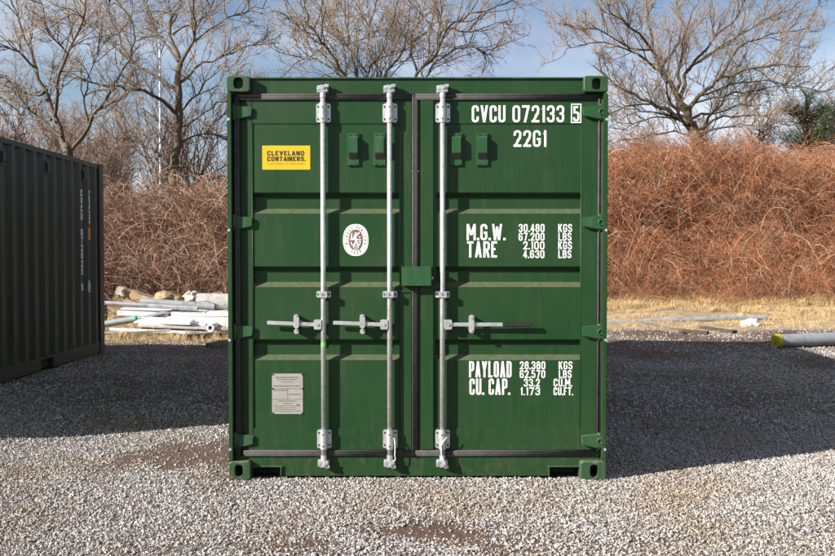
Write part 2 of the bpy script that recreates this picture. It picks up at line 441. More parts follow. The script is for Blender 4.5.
# ------------------------------------------------------------------ stroke lettering
GL = {   # width, rounded strokes, straight slanted strokes (cut level at both ends)
 'C': (1, [[(1, .68), (1, 1, 1), (0, 1, 1), (0, 0, 1), (1, 0, 1), (1, .32)]], []),
 'V': (1.05, [], [(0, 1, .5, 0), (1, 1, .5, 0)]),
 'U': (1, [[(0, 1), (0, 0, 1), (1, 0, 1), (1, 1)]], []),
 'O': (1, [[(1, 1, 1), (0, 1, 1), (0, 0, 1), (1, 0, 1), 'z']], []),
 '7': (1, [[(0, 1), (1, 1)]], [(1, 1, .32, 0)]),
 '2': (1, [[(0, .70), (0, 1, 1), (1, 1, 1), (1, .60, 1), (.45, .32)], [(0, 0), (1, 0)]], [(.93, .56, 0, 0)]),
 '1': (.5, [[(.9, 1), (.9, 0)], [(0, .80), (.9, .88)]], []),
 '3': (1, [[(0, .74), (0, 1, 1), (1, 1, 1), (1, .52, 1), (.35, .52)], [(.35, .52), (1, .52, 1), (1, 0, 1), (0, 0, 1), (0, .26)]], []),
 '4': (1, [[(.74, 0), (.74, 1)], [(0, .24), (1, .24)]], [(.74, 1, 0, .20)]),
 '5': (1, [[(.95, 1), (.06, 1), (.06, .60), (1, .60, 1), (1, 0, 1), (0, 0, 1), (0, .24)]], []),
 '6': (1, [[(1, .76), (1, 1, 1), (0, 1, 1), (0, 0, 1), (1, 0, 1), (1, .56, 1), (.05, .56)]], []),
 '8': (1, [[(.95, 1, 1), (.05, 1, 1), (.05, .53, 1), (.95, .53, 1), 'z'], [(1, .53, 1), (0, .53, 1), (0, 0, 1), (1, 0, 1), 'z']], []),
 'G': (1, [[(1, .72), (1, 1, 1), (0, 1, 1), (0, 0, 1), (1, 0, 1), (1, .46)], [(.5, .46), (1, .46)]], []),
 'M': (1.3, [[(0, 0), (0, 1)], [(1, 1), (1, 0)]], [(0, 1, .5, .28), (1, 1, .5, .28)]),
 'W': (1.45, [], [(0, 1, .25, 0), (.5, .9, .25, 0), (.5, .9, .75, 0), (1, 1, .75, 0)]),
 'T': (1, [[(0, 1), (1, 1)], [(.5, 1), (.5, 0)]], []),
 'A': (1.05, [[(.22, .26), (.78, .26)]], [(0, 0, .5, 1), (1, 0, .5, 1)]),
 'R': (1, [[(0, 0), (0, 1)], [(0, 1), (1, 1, 1), (1, .48, 1), (0, .48)]], [(.55, .46, 1, 0)]),
 'E': (.9, [[(1, 1), (0, 1), (0, 0), (1, 0)], [(0, .52), (.85, .52)]], []),
 'P': (1, [[(0, 0), (0, 1)], [(0, 1), (1, 1, 1), (1, .44, 1), (0, .44)]], []),
 'Y': (1.05, [[(.5, .48), (.5, 0)]], [(0, 1, .5, .42), (1, 1, .5, .42)]),
 'L': (.85, [[(0, 1), (0, 0), (1, 0)]], []),
 'D': (1, [[(0, 0), (0, 1), (1, 1, 1), (1, 0, 1), 'z']], []),
 'K': (1, [[(0, 1), (0, 0)]], [(1, 1, .1, .42), (.38, .62, 1, 0)]),
 'S': (1, [[(1, .74), (1, 1, 1), (0, 1, 1), (0, .54, 1), (1, .48, 1), (1, 0, 1), (0, 0, 1), (0, .26)]], []),
 'B': (1, [[(0, 0), (0, 1)], [(0, 1), (.93, 1, 1), (.93, .53, 1), (0, .53)], [(0, .53), (1, .53, 1), (1, 0, 1), (0, 0)]], []),
 'F': (.9, [[(1, 1), (0, 1), (0, 0)], [(0, .5), (.85, .5)]], []),
 'I': (.12, [[(.5, 1), (.5, 0)]], []),
 'N': (1.05, [[(0, 0), (0, 1)], [(1, 0), (1, 1)]], [(0, 1, 1, 0)]),
 '.': (.2, [[(.5, 0), (.5, .13)]], []),
}
GL['0'] = GL['O']
def fillet(pts, R_, closed):
    out = []; n = len(pts)
    for i, p in enumerate(pts):
        P = Vector(p[:2])
        if len(p) < 3 or (not closed and i in (0, n - 1)):
            out.append(P); continue
        A = Vector(pts[(i - 1) % n][:2]); B = Vector(pts[(i + 1) % n][:2])
        da, db = (A - P), (B - P)
        la = da.length * (1.0 if (not closed and i - 1 == 0) else 0.5)
        lb = db.length * (1.0 if (not closed and i + 1 == n - 1) else 0.5)
        r = min(R_, la, lb)
        a = P + da.normalized() * r; b = P + db.normalized() * r
        for k in range(6):
            t = k / 5
            out.append(a * (1 - t) ** 2 * 1.0 + (P * 2 * t * (1 - t)) * 1.0 + b * t * t)
    res = [out[0]]
    for q in out[1:]:
        if (q - res[-1]).length > 1e-6: res.append(q)
    if closed and (res[0] - res[-1]).length < 1e-6: res.pop()
    return res
def ribbon(mb, pts, sw, closed, to3, lift, mi=0):
    n = len(pts); L = []; Rr = []
    for i in range(n):
        if closed: a, b = pts[i - 1], pts[(i + 1) % n]
        else: a, b = pts[max(i - 1, 0)], pts[min(i + 1, n - 1)]
        d1 = (pts[i] - a); d2 = (b - pts[i])
        if d1.length < 1e-9: d1 = d2
        if d2.length < 1e-9: d2 = d1
        d1 = d1.normalized(); d2 = d2.normalized()
        n1 = Vector((-d1.y, d1.x)); n2 = Vector((-d2.y, d2.x))
        m = n1 + n2
        if m.length < 0.3: m = n1
        m = m.normalized()
        k = min(2.2, 1.0 / max(0.35, m.dot(n1)))
        L.append(pts[i] + m * sw * .5 * k); Rr.append(pts[i] - m * sw * .5 * k)
    vs = [to3(q.x, q.y, lift) for q in L] + [to3(q.x, q.y, lift) for q in Rr]
    fs = []
    for i in range(n if closed else n - 1):
        j = (i + 1) % n
        fs.append((i, j, n + j, n + i))
    mb.add(vs, fs, mi)
def letter(mb, ch, x, y, w, h, sw, to3, k=0, round_=0.5, mi=0):
    """one glyph with its ink inside x..x+w, y..y+h"""
    _, strokes, slants = GL[ch]
    hw = sw / 2
    if ch == '.':
        v = [to3(x + w / 2 - .55 * sw, y, 0), to3(x + w / 2 + .55 * sw, y, 0), to3(x + w / 2 + .55 * sw, y + 1.1 * sw, 0), to3(x + w / 2 - .55 * sw, y + 1.1 * sw, 0)]
        mb.add(v, [(0, 1, 2, 3)], mi); return k
    X = lambda u: x + hw + u * (w - sw)
    Z = lambda u: y + hw + u * (h - sw)
    for s in strokes:
        closed = s[-1] == 'z'
        pp = [(X(p[0]), Z(p[1])) + tuple(p[2:]) for p in s if p != 'z']
        if not closed:
            for e, nb in ((0, 1), (-1, -2)):      # straight ends on the outline run out to it
                u = [p for p in s if p != 'z'][e]
                d = Vector(pp[e][:2]) - Vector(pp[nb][:2])
                if d.length < 1e-9: continue
                d = d.normalized()
                if (abs(d.y) > .9 and u[1] in (0, 1)) or (abs(d.x) > .9 and u[0] in (0, 1)):
                    pp[e] = (pp[e][0] + d.x * hw * .999, pp[e][1] + d.y * hw * .999)
        ribbon(mb, fillet(pp, (w - sw) * round_, closed), sw, closed, to3, LIFT * k, mi)
        k += 1
    for x0, z0, x1, z1 in slants:
        a = Vector((X(x0), Z(z0))); b = Vector((X(x1), Z(z1)))
        ea = hw * (1 if z0 == 1 else -1 if z0 == 0 else 0); eb = hw * (1 if z1 == 1 else -1 if z1 == 0 else 0)
        d = (b - a)
        half = min(hw * d.length / max(abs(d.y), 1e-6), hw * 1.8)
        za, zb = a.y + ea, b.y + eb
        v = [to3(a.x - half, za, LIFT * k), to3(a.x + half, za, LIFT * k), to3(b.x + half, zb, LIFT * k), to3(b.x - half, zb, LIFT * k)]
        mb.add(v, [(0, 1, 2, 3)], mi); k += 1
    return k
LIFT = 0.00025
def text_line(mb, txt, x0, x1, z0, z1, sw, to3, gap=0.30, round_=0.5, wmul=1.0, mi=0):
    """fit txt into the box; all in metres"""
    ws = [(GL[c][0] if c != ' ' else 0.45) for c in txt]
    units = sum(ws) + gap * (len(txt) - 1)
    u = (x1 - x0) / units
    x = x0; k = 1
    for c, w in zip(txt, ws):
        if c != ' ':
            ww = max(w * u, sw * 1.001)
            letter(mb, c, x + (w * u - ww) / 2, z0, ww, z1 - z0, sw, to3, k, round_, mi)
        x += (w + gap) * u

# ------------------------------------------------------------------ container parts
CW, CH, CL = 2.438, 2.600, 6.058
HX = CW / 2
def casting(mb, x0, x1, y0, y1, z0, z1, face=-1, hole=(0.5, 0.5, 0.034, 0.042)):
    """corner casting: block with a deep rounded hole in its door-side (y0) face"""
    n = 32
    hx, hz, rx, rz = hole
    cx, cz = x0 + (x1 - x0) * hx, z0 + (z1 - z0) * hz
    outer = []; inner = []
    for i in range(n):
        a = 2 * math.pi * (i + .5) / n
        c, s = math.cos(a), math.sin(a)
        hwx, hwz = (x1 - x0) / 2, (z1 - z0) / 2
        p = 0.16                                   # rounded-rectangle outline
        k = (abs(c) ** (2 / p) + abs(s) ** (2 / p)) ** (-p / 2)
        outer.append(((x0 + x1) / 2 + hwx * c * k, (z0 + z1) / 2 + hwz * s * k))
        k2 = (abs(c) ** 3 + abs(s) ** 3) ** (-1 / 3)
        inner.append((cx + rx * c * k2, cz + rz * s * k2))
    b = 0.006
    shrink = [((x - (x0 + x1) / 2) * (1 - 2 * b / (x1 - x0)) + (x0 + x1) / 2, (z - (z0 + z1) / 2) * (1 - 2 * b / (z1 - z0)) + (z0 + z1) / 2) for x, z in outer]
    loops = [[(x, y1, z) for x, z in outer], [(x, y0 + b, z) for x, z in outer], [(x, y0, z) for x, z in shrink],
             [(x, y0, z) for x, z in inner], [(x, y0 + 0.15, z) for x, z in inner]]
    v = sum(loops, [])
    f = []
    for l in range(4):
        for i in range(n):
            j = (i + 1) % n
            f.append((l * n + i, l * n + j, (l + 1) * n + j, (l + 1) * n + i))
    f.append(tuple(range(n)))
    f.append(tuple(range(4 * n, 5 * n)))
    mb.add(v, f)

def corrugated(mb, x, y0, y1, z0, z1, out, pitch=0.278, depth=0.036):
    """trapezoid-corrugated steel side from y0 to y1, outer ridges at x, valleys behind"""
    prof = []
    y = y0; n = int(round((y1 - y0) / pitch)); p = (y1 - y0) / n
    for i in range(n):
        a = y0 + i * p
        prof += [(a, 1), (a + p * .245, 1), (a + p * .5, 0), (a + p * .745, 0)]
    prof.append((y1, 1))
    t = 0.0025
    v = []; f = []
    for yy, k in prof:
        xo = x - out * depth * k
        v += [(xo, yy, z0), (xo, yy, z1), (xo - out * t, yy, z0), (xo - out * t, yy, z1)]
    for i in range(len(prof) - 1):
        a, b = i * 4, i * 4 + 4
        f += [(a, a + 1, b + 1, b), (a + 2, b + 2, b + 3, a + 3)]
    mb.add(v, f)

def shell(root, mat, worn, L, back_holes=True):
    """sides, roof, rails, far end and floor of a 20 ft box; y=0 is the door end"""
    for s in (-1, 1):
        xo = s * (HX - 0.012)
        mb = MB(); corrugated(mb, s * (HX - 0.014), 0.16, L - 0.16, 0.15, CH - 0.055, s); mb.build('side_wall', mat, root)
        MB().box(min(xo, xo - s * .06), max(xo, xo - s * .06), 0.163, L - 0.163, CH - 0.072, CH - 0.012).build('top_rail', mat, root, bevel=0.004)
        # bottom rail with two fork pockets
        mb = MB()
        a, b = sorted((xo, xo - s * .05))
        segs = [(0.164, 1.72), (2.08, L - 2.08), (L - 1.72, L - 0.164)]
        for p, q in segs: mb.box(a, b, p, q, 0.022, 0.165)
        for p in (1.72, L - 2.08): mb.box(a, b, p, p + .36, 0.14, 0.165)
        mb.build('bottom_rail', mat, root)
        for p in (1.721, L - 2.079):
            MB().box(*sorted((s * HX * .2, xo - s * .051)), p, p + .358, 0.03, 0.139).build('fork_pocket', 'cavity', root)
    # roof
    mb = MB()
    n = 26; yy = np.linspace(0.13, L - 0.05, n * 2)
    v = []; f = []
    for i, y in enumerate(yy):
        z = CH - 0.024 - (0.018 if (i // 1) % 2 else 0)
        v += [(-HX + .062, y, z), (HX - .062, y, z)]
    for i in range(len(yy) - 1): f.append((2 * i, 2 * i + 1, 2 * i + 3, 2 * i + 2))
    mb.add(v, f); mb.build('roof', worn, root)
    # far end
    MB().box(-HX + .05, HX - .05, L - .10, L - .06, 0.06, CH - 0.06).build('end_wall', mat, root)
    for s in (-1, 1):
        a, b = sorted((s * (HX - .002), s * (HX - .13)))
        MB().box(a, b, L - .16, L - .004, 0.10, CH - .10).build('rear_post', mat, root, bevel=0.006)
        for z0 in (0.0, CH - .118):
            mb = MB()
            a, b = sorted((s * HX, s * (HX - .162)))
            mb.box(a, b, L - .178, L, z0, z0 + .118)
            mb.build('corner_casting', worn, root, bevel=0.008)
    MB().box(-HX + .07, HX - .07, 0.14, L - .1, 0.12, 0.15).build('floor', 'cavity', root)

# ================================================================== green container
green = empty('shipping_container', (0, 0, 0), 'green steel shipping container with closed doors and white lettering, facing the camera', 'container')
shell(green, 'green', 'green_worn', CL)

YF = 0.052          # face of header, sill and door frames
YP = 0.058          # proud face of the pressed door panels
YR = 0.094          # bottom of the pressed grooves
ztop = fz(76, YF); z_hd = fz(94.0, YF); z_sl = fz(456.0, YF)
# header and sill
MB().box(-HX + .035, HX - .035, YF, 0.16, z_hd - .004, CH - 0.012).build('door_header', 'green', green, bevel=0.003)
MB().box(-HX + .12, HX - .12, 0.040, 0.16, CH - 0.0115, CH - 0.003).build('header_lip', 'green_worn', green)
# sill with two fork slots
sx0, sx1 = fx(252, YF), fx(280.5, YF); rx0, rx1 = fx(549.5, YF), fx(579, YF)
zs0, zs1 = fz(475.8, YF), fz(466.5, YF)
mb = MB()
zt = z_sl + .006
outline = [(-HX + .035, zt), (-HX + .035, zs1), (sx0, zs1), (sx1, zs1), (sx1, zs0), (rx0, zs0), (rx0, zs1), (rx1, zs1), (HX - .035, zs1), (HX - .035, zt)]
mb.box(-HX + .035, HX - .035, YF, 0.16, zs1, zt)
mb.box(sx1, rx0, YF, 0.16, zs0, zs1 - .0001)
mb.build('door_sill', 'green', green)
for a, b in ((sx0, sx1), (rx0, rx1)):
    mb = MB()
    mb.box(a - .012, b + .010, YF - .012, YF - .0005, zs1 - .003, zs1 + .006)
    e = b if a < 0 else a
    mb.box(e - .005, e + .005, YF - .012, YF - .0005, zs0, zs1 - .0035)
    mb.build('slot_lip', 'green_worn', green, bevel=0.002)
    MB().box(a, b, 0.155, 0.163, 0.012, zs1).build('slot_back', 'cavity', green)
# corner posts: narrow front flange and recessed web
for s in (-1, 1):
    mb = MB()
    poly = [(HX - .001, .004), (HX - .029, .004), (HX - .029, .074), (HX - .135, .074), (HX - .135, .160), (HX - .001, .160)]
    za, zb = 0.112, CH - .112
    vs = [(s * x, y, z) for z in (za, zb) for x, y in poly]
    n = len(poly)
    mb.add(vs, [tuple(range(n)), tuple(range(2 * n - 1, n - 1, -1))] + [(i, i + n, (i + 1) % n + n, (i + 1) % n) for i in range(n)])
    mb.build('corner_post', 'green', green, bevel=0.003)
# castings
for (a, b, c, d, hole) in ((226.2, 250, 74.0, 92.0, (.50, .54, .031, .036)), (584.0, 608.2, 74.0, 92.0, (.52, .50, .030, .036)),
                           (228.6, 250.5, 461.5, 480.6, (.46, .52, .027, .040)), (580.5, 606.6, 461.5, 480.6, (.52, .50, .027, .043))):
    x0, x1 = W(a, (c + d) / 2, 0).x, W(b, (c + d) / 2, 0).x
    z0, z1 = fz(d, 0), fz(c, 0)
    if c < 200: z1 = CH
    else: z0 = 0.0
    mb = MB(); casting(mb, x0, x1, 0.0, 0.176, z0, z1, hole=hole)
    o = mb.build('corner_casting', 'green_worn', green)
    me = o.data
# rust stain where the lower left casting meets the ground
mb = MB()
pts = [(fx(228.9, 0), fz(475, 0)), (fx(231, 0), fz(474.5, 0)), (fx(232.2, 0), fz(477, 0)), (fx(231.4, 0), fz(479.5, 0)), (fx(229.2, 0), fz(479.5, 0))]
mb.add([(x, -0.0012, z) for x, z in pts], [tuple(range(5))]); mb.build('rust_patch', 'grime', green)

# doors -----------------------------------------------------------------------
grooves = [(192.5, 213.5), (266.3, 287.0), (339.2, 360.0)]
zdt, zdb = fz(100.0, YF), fz(450.0, YF)            # between the gaskets
zpt, zpb = fz(124.0, YP), fz(428.0, YP)
def door(x_in0, x_in1, px0, px1, label):
    """leaf from x_in0..x_in1 (px), panel px0..px1 (px)"""
    a, b, c, d = fx(x_in0, YF), fx(x_in1, YF), fx(px0, YF), fx(px1, YF)
    mb = MB()
    mb.box(a, c, YF, 0.105, zdb, zdt)
    mb.box(d, b, YF, 0.105, zdb, zdt)
    mb.box(c + .0001, d - .0001, YF + .001, 0.105, zpt, zdt)
    mb.box(c + .0001, d - .0001, YF + .001, 0.105, zdb, zpb)
    o = mb.build('door', 'green', green, bevel=0.0025)
    o['label'] = label
    # pressed panel
    prof = [(YP, zpt - .001)]
    for g0, g1 in grooves:
        sl = .030
        zt_, zb_ = fz(g0, YP), fz(g1, YP)
        prof += [(YP, zt_), (YR, zt_ - sl), (YR, zb_ + sl + .002), (YP, zb_)]
    prof.append((YP, zpb + .001))
    mb = MB()
    n = len(prof)
    nx_ = 2
    v = [(x, y, z) for x in (c + .0003, d - .0003) for y, z in prof]
    mb.add(v, [(i, i + 1, i + 1 + n, i + n) for i in range(n - 1)])
    v = [(x, 0.1045, z) for x in (c + .0003, d - .0003) for z in (zpb, zpt)]
    mb.add(v, [(0, 1, 3, 2)])
    mb.build('door_panel', 'green', o, fix=False)
    # bead round the panel edges
    mb = MB()
    mb.tube([(c + .001, YF + .003, zpb), (c + .001, YF + .003, zpt)], .004, 6)
    mb.tube([(d - .001, YF + .003, zpb), (d - .001, YF + .003, zpt)], .004, 6)
    mb.build('weld_bead', 'green', o, smooth=True)['kind'] = 'stuff'
    return o
doorL = door(246.8, 411.6, 252.5, 400.0, 'left door leaf with yellow sticker, oval seal and metal plate')
doorR = door(418.6, 597.0, 435.0, 581.0, 'right door leaf with white stencilled numbers')
# closing strip down the middle of the right leaf
MB().box(fx(420.5, YF), fx(433.5, YF), YF - .010, YF - .0005, zdb + .003, zdt - .003).build('closing_strip', 'green', doorR, bevel=0.003)

# gaskets: ribbed rubber
def gasket(parent, x0, x1, z0, z1, vertical):
    mb = MB()
    if vertical:
        r = (x1 - x0) / 2
        for k, (o, rr, dy) in enumerate(((0, r, .004), (-r * .55, r * .42, -.010), (r * .55, r * .38, -.006))):
            mb.tube([((x0 + x1) / 2 + o, YF + dy, z0), ((x0 + x1) / 2 + o, YF + dy, z1)], rr, 10)
    else:
        r = (z1 - z0) / 2
        for o, rr, dy in ((0, r, .004), (r * .55, r * .40, -.010), (-r * .55, r * .38, -.006)):
            mb.tube([(x0, YF + dy, (z0 + z1) / 2 + o), (x1, YF + dy, (z0 + z1) / 2 + o)], rr, 10)
    return mb.build('gasket', 'gasket', parent, smooth=True)
xm = (fx(411.8, YF) + fx(418.3, YF)) / 2
gasket(doorL, fx(232, YF), xm - .002, fz(100.3, YF), fz(93.7, YF), False)
gasket(doorL, fx(243, YF), xm - .002, fz(456.3, YF), fz(449.7, YF), False)
gasket(doorR, xm + .002, fx(601, YF), fz(100.3, YF), fz(93.7, YF), False)
gasket(doorR, xm + .002, fx(600, YF), fz(456.3, YF), fz(449.7, YF), False)
gasket(doorR, fx(411.8, YF), fx(418.3, YF), fz(455.5, YF), fz(94.5, YF), True)
gasket(doorR, fx(597.0, YF), fx(602.0, YF), fz(455.5, YF), fz(98, YF), True)
gasket(doorL, fx(235.0, YF), fx(240.5, YF), fz(455.5, YF), fz(98, YF), True)

# hinges
for s, d in ((1, doorR), (-1, doorL)):
    for hy in (112.0, 222.5, 332.0, 441.0):
        z = fz(hy, 0.03); mb = MB()
        X = lambda p: s * fx(p, 0.03)
        poly = [(582.0, -5.0), (598, -7), (606.5, -7.0), (606.5, 6.0), (604, 7), (597, 7.0), (582.8, 4.0)]
        k = 5.75 / FPX
        P = [(X(a), z - b * k) for a, b in poly]
        if s < 0: P = P[::-1]
        mb.prism(P, 0.036 if s < 0 else 0.020, 0.0515)
        o = mb.build('hinge', 'green_pale', d, bevel=0.005)
        mb = MB()
        xp = X(600.6)
        mb.tube([(xp, .036, z - .052), (xp, .036, z + .052)], .0145, 12)
        ring = [(xp + .017 * math.cos(t), .034 if s < 0 else .018, z + .017 * math.sin(t)) for t in np.linspace(0, 2 * math.pi, 17)]
        mb.tube(ring, .0055, 6, cap=False)
        mb.build('hinge_pin', 'green_worn', d, smooth=True)
        MB().tube([(s * fx(606.0, 0.0), 0.002, z - .050), (s * fx(606.0, 0.0), 0.012, z - .050)], .009, 10).build('hinge_washer', 'galv', d)

# ventilators
def ventilator(px, py, parent):
    w = .080; x0 = fx(px, YP) - w / 2; x1 = x0 + w
    zt_, zb_ = fz(py - 16.5, YP), fz(py + 16.5, YP)
    mb = MB(); y = YP
    mb.box(x0, x1, y - .012, y - .0004, zb_, zt_)
    o = mb.build('ventilator', 'green_pale', parent, bevel=0.003)
    mb = MB()
    h0, h1 = zb_ + .040, zt_ - .030
    i = .013
    poly = [(y - .0125, h1 + .006), (y - .034, h1 - .002), (y - .036, h0 + .042), (y - .0125, h0 + .002)]
    mb.prism_x(poly, x0 + i, x1 - i * .6)
    mb.build('hood', 'green_pale', o, bevel=0.003)
    mb = MB()
    p0 = Vector((0, y - .0362, h0 + .0405)); p1 = Vector((0, y - .0132, h0 + .0010))
    mb.add([(x0 + i + .004, p0.y, p0.z), (x1 - i * .6 - .004, p0.y, p0.z), (x1 - i * .6 - .004, p1.y, p1.z), (x0 + i + .004, p1.y, p1.z)], [(0, 1, 2, 3)])
    mb.build('vent_opening', 'vent_dark_brown', o)
    for zz in (zt_ - .012, zb_ + .012):
        mb = MB()
        for t in (.25, .75):
            mb.tube([(x0 + w * t, y - .0155, zz), (x0 + w * t, y - .0118, zz)], .0055, 8)
        mb.build('rivet', 'green_worn', o)['kind'] = 'stuff'
for p in (353.5, 379.5): ventilator(p, 149.5, doorL)
for p in (455.8, 481.8): ventilator(p, 149.5, doorR)

# lock box over the door joint
mb = MB()
x0, x1, z0, z1 = fx(401.5, .0), fx(431.5, .0), fz(286, 0), fz(266.5, 0)
mb.box(x0, x1, -.014, .002, z0, z1)
mb.box(x0, x1, .002, .044, z1 - .006, z1)
mb.box(x0, x0 + .006, .002, .044, z0, z1 - .0062)
mb.box(x1 - .006, x1, .002, .044, z0, z1 - .0062)
lb = mb.build('lock_box', 'green_pale', doorR, bevel=0.003)
mb = MB()
mb.box(fx(400.3, .02), x0 + .008, .0445, .0495, z0 - .030, z1 + .012)
mb.box(x0 - .004, x0 + .09, .0445, .0495, z0 - .045, z0 - .004)
mb.build('lock_box_bracket', 'green', doorL, bevel=0.002)
MB().tube([(x1 + .001, .018, z0 + .05), (x1 + .012, .018, z0 + .05)], .010, 8).build('lock_box_bolt', 'galv', lb)

# locking rods ---------------------------------------------------------------------
YRD = 0.026
def rounded_plate(mb, cx, cz, w, h, r, y0, y1, n=5):
    pts = []
    for (sx, sz, a0) in ((1, 1, 0), (-1, 1, 90), (-1, -1, 180), (1, -1, 270)):
        for k in range(n):
            a = R(a0 + 90 * k / (n - 1))
            pts.append((cx + sx * (w / 2 - r) + r * math.cos(a), cz + sz * (h / 2 - r) + r * math.sin(a)))
    mb.prism(pts[::-1], y0, y1)
def lock_rod(px, hand, hx_end, black, door_):
    x = fx(px, YRD); r = .0165
    rod = MB().tube([(x, YRD, fz(462, YRD)), (x, YRD, fz(95, YRD))], r, 20).build('lock_rod', 'galv', green, smooth=False)
    rod.data.shade_smooth()
    # cam ends and keepers
    for zc, up in ((fz(89.5, YRD), 1), (fz(463, YRD), -1)):
        mb = MB()
        mb.tube([(x, YRD, zc - up * .05), (x, YRD, zc - up * .012)], .0195, 16)
        mb.build('rod_sleeve', 'galv', rod)
        mb = MB()
        cam_poly = [(-.036, -.010), (-.038, .010), (-.022, .014), (-.018, .028), (.004, .026), (.020, .034), (.032, .030), (.040, .034), (.038, .012), (.022, .010), (.034, -.006), (.028, -.018), (-.024, -.020)]
        P = [(x + a, zc + up * b) for a, b in cam_poly]
        if up > 0: P = P[::-1]
        mb.prism(P, .006, .034)
        mb.tube([(x - .028, .004, zc + up * .002), (x - .028, .044, zc + up * .002)], .012, 10)
        mb.tube([(x + .004, -.002, zc + up * .010), (x + .004, .044, zc + up * .010)], .011, 10)
        mb.build('cam', 'galv', rod, bevel=0.002)
        mb = MB()
        mb.box(x - .040, x + .034, .0362, YF - .0004, zc - .020 if up > 0 else zc - .030, zc + .030 if up > 0 else zc + .020)
        mb.build('cam_keeper', 'galv', rod, bevel=0.004)
    # bearing brackets
    for py in (112.5, 439.5):
        z = fz(py, YRD)
        mb = MB()
        rounded_plate(mb, x + .001, z, .094, .122, .014, YF - .0078, YF - .0006)
        br = mb.build('bearing_bracket', 'galv', rod, bevel=0.0015)
        mb = MB().tube([(x, YRD, z - .063), (x, YRD, z + .063)], .0225, 18)
        mb.build('bearing_sleeve', 'galv', rod, smooth=False)
        mb = MB()
        for sx in (-.034, .036):
            for sz in (-.040, .040): mb.tube([(x + sx, YF - .0125, z + sz), (x + sx, YF - .0074, z + sz)], .0062, 8)
        mb.build('bolt', 'cavity', rod)['kind'] = 'stuff'
        mb = MB()
        for sz in (-.040, .034): mb.tube([(x - .004, YRD - .0245, z + sz), (x - .004, YRD - .020, z + sz)], .005, 8)
        mb.build('sleeve_hole', 'cavity', rod)['kind'] = 'stuff'
    # middle guide
    z = fz(294.5, YRD)
    mb = MB()
    rounded_plate(mb, x, z, .094, .042, .008, .0445, YF + .0055)
    mb.prism([(x - .026, z - .02), (x + .026, z - .02), (x + .026, z + .02), (x - .026, z + .02)], .0035, .0085)
    for sx in (-.024, .024): mb.box(x + sx - .0022, x + sx + .0022, .0088, .0442, z - .0195, z + .0195)
    mb.build('rod_guide', 'galv', rod, bevel=0.0012)
    mb = MB()
    for sx in (-.036, .036): mb.tube([(x + sx, .0385, z), (x + sx, .0442, z)], .0062, 8)
    mb.tube([(x - .002, .0005, z), (x - .002, .0033, z)], .005, 8)
    mb.build('bolt', 'cavity', rod)['kind'] = 'stuff'
    # handle hub, handle, catch
    z = fz(324.5, YRD); s = hand
    mb = MB()
    rounded_plate(mb, x + s * .036, z, .050, .064, .010, .006, .034)
    mb.build('handle_hub', 'galv', rod, bevel=0.002)
    MB().tube([(x + s * .038, .001, z), (x + s * .038, .006, z)], .011, 10).build('hub_bolt', 'galv', rod, bevel=.002)
    xe = fx(hx_end, .02); xs_ = x + s * .055
    dz = .006 if s < 0 else 0.0
    def bar(xa, xb, h, y0, y1, zz0, zz1):
        P = [(xa, zz0 - h), (xb, zz1 - h), (xb, zz1 + h), (xa, zz0 + h)]
        mbb = MB(); mbb.prism(P, y0, y1); return mbb
    if black:
        xb = fx(503, .02)
        bar(xs_, xb, .0125, .012, .024, z, z).build('handle', 'galv', rod, bevel=.003)
        bar(xb + .0003, xe, .0145, .009, .026, z + .001, z + .001).build('handle_grip', 'black', rod, bevel=.005)
    else:
        bar(xs_, xe, .0125, .012, .024, z, z + .012).build('handle', 'galv', rod, bevel=.003)
    xc = fx(hx_end + 29.5, .02) if not black else fx(471.5, .02)
    mb = MB()
    zc = z + (.012 if s < 0 else .004)
    ya, yb = .003, .0105
    rounded_plate(mb, xc, zc + (.010 if s < 0 else 0), .036, .090 if s < 0 else .118, .016, ya, yb)
    for zz in ((.040, -.030) if s < 0 else (.046, -.046)):
        mb.tube([(xc, .0108, zc + zz), (xc, YP - .0006, zc + zz)], .012, 10)
    ct = mb.build('handle_catch', 'galv', rod, bevel=.002)
    if s < 0:
        mb = MB(); hexa = [(xc + .0185 * math.cos(R(60 * k + 30)), z - .044 + .0185 * math.sin(R(60 * k + 30))) for k in range(6)]
        mb.prism(hexa, .004, .020); mb.tube([(xc, .0202, z - .044), (xc, YP - .0006, z - .044)], .012, 10)
        mb.build('catch_nut', 'galv', rod, bevel=.002)
    mb = MB()
    for zz in ((.048, -.046) if s < 0 else (.042, -.042)):
        mb.tube([(xc + .001, -.0025, zc + zz), (xc + .001, .0028, zc + zz)], .006, 8)
    mb.build('rivet', 'galv', rod)['kind'] = 'stuff'
    # customs-seal wire
    return rod
rod1 = lock_rod(323.4, -1, 267.0, False, doorL)
rod2 = lock_rod(389.8, -1, 333.0, False, doorL)
rod3 = lock_rod(442.6, 1, 533.0, True, doorR)
# little seal wires at the foot of two rods, and a scrap of green tape
def wire(rod, pts, r=.0032):
    MB().tube([W(a, b, yy) for a, b, yy in pts], r, 6).build('seal_wire', 'white', rod, smooth=True)
wire(rod2, [(394.2, 438, .012), (395.2, 446, .006), (394.8, 455, .004), (395.6, 460, .008), (393, 461, .012)])
wire(rod3, [(447.0, 437, .000), (443.5, 441.5, -.002), (441.2, 446, -.001), (441.4, 454, .000), (444.0, 462, -.002), (446.0, 467, .0)])

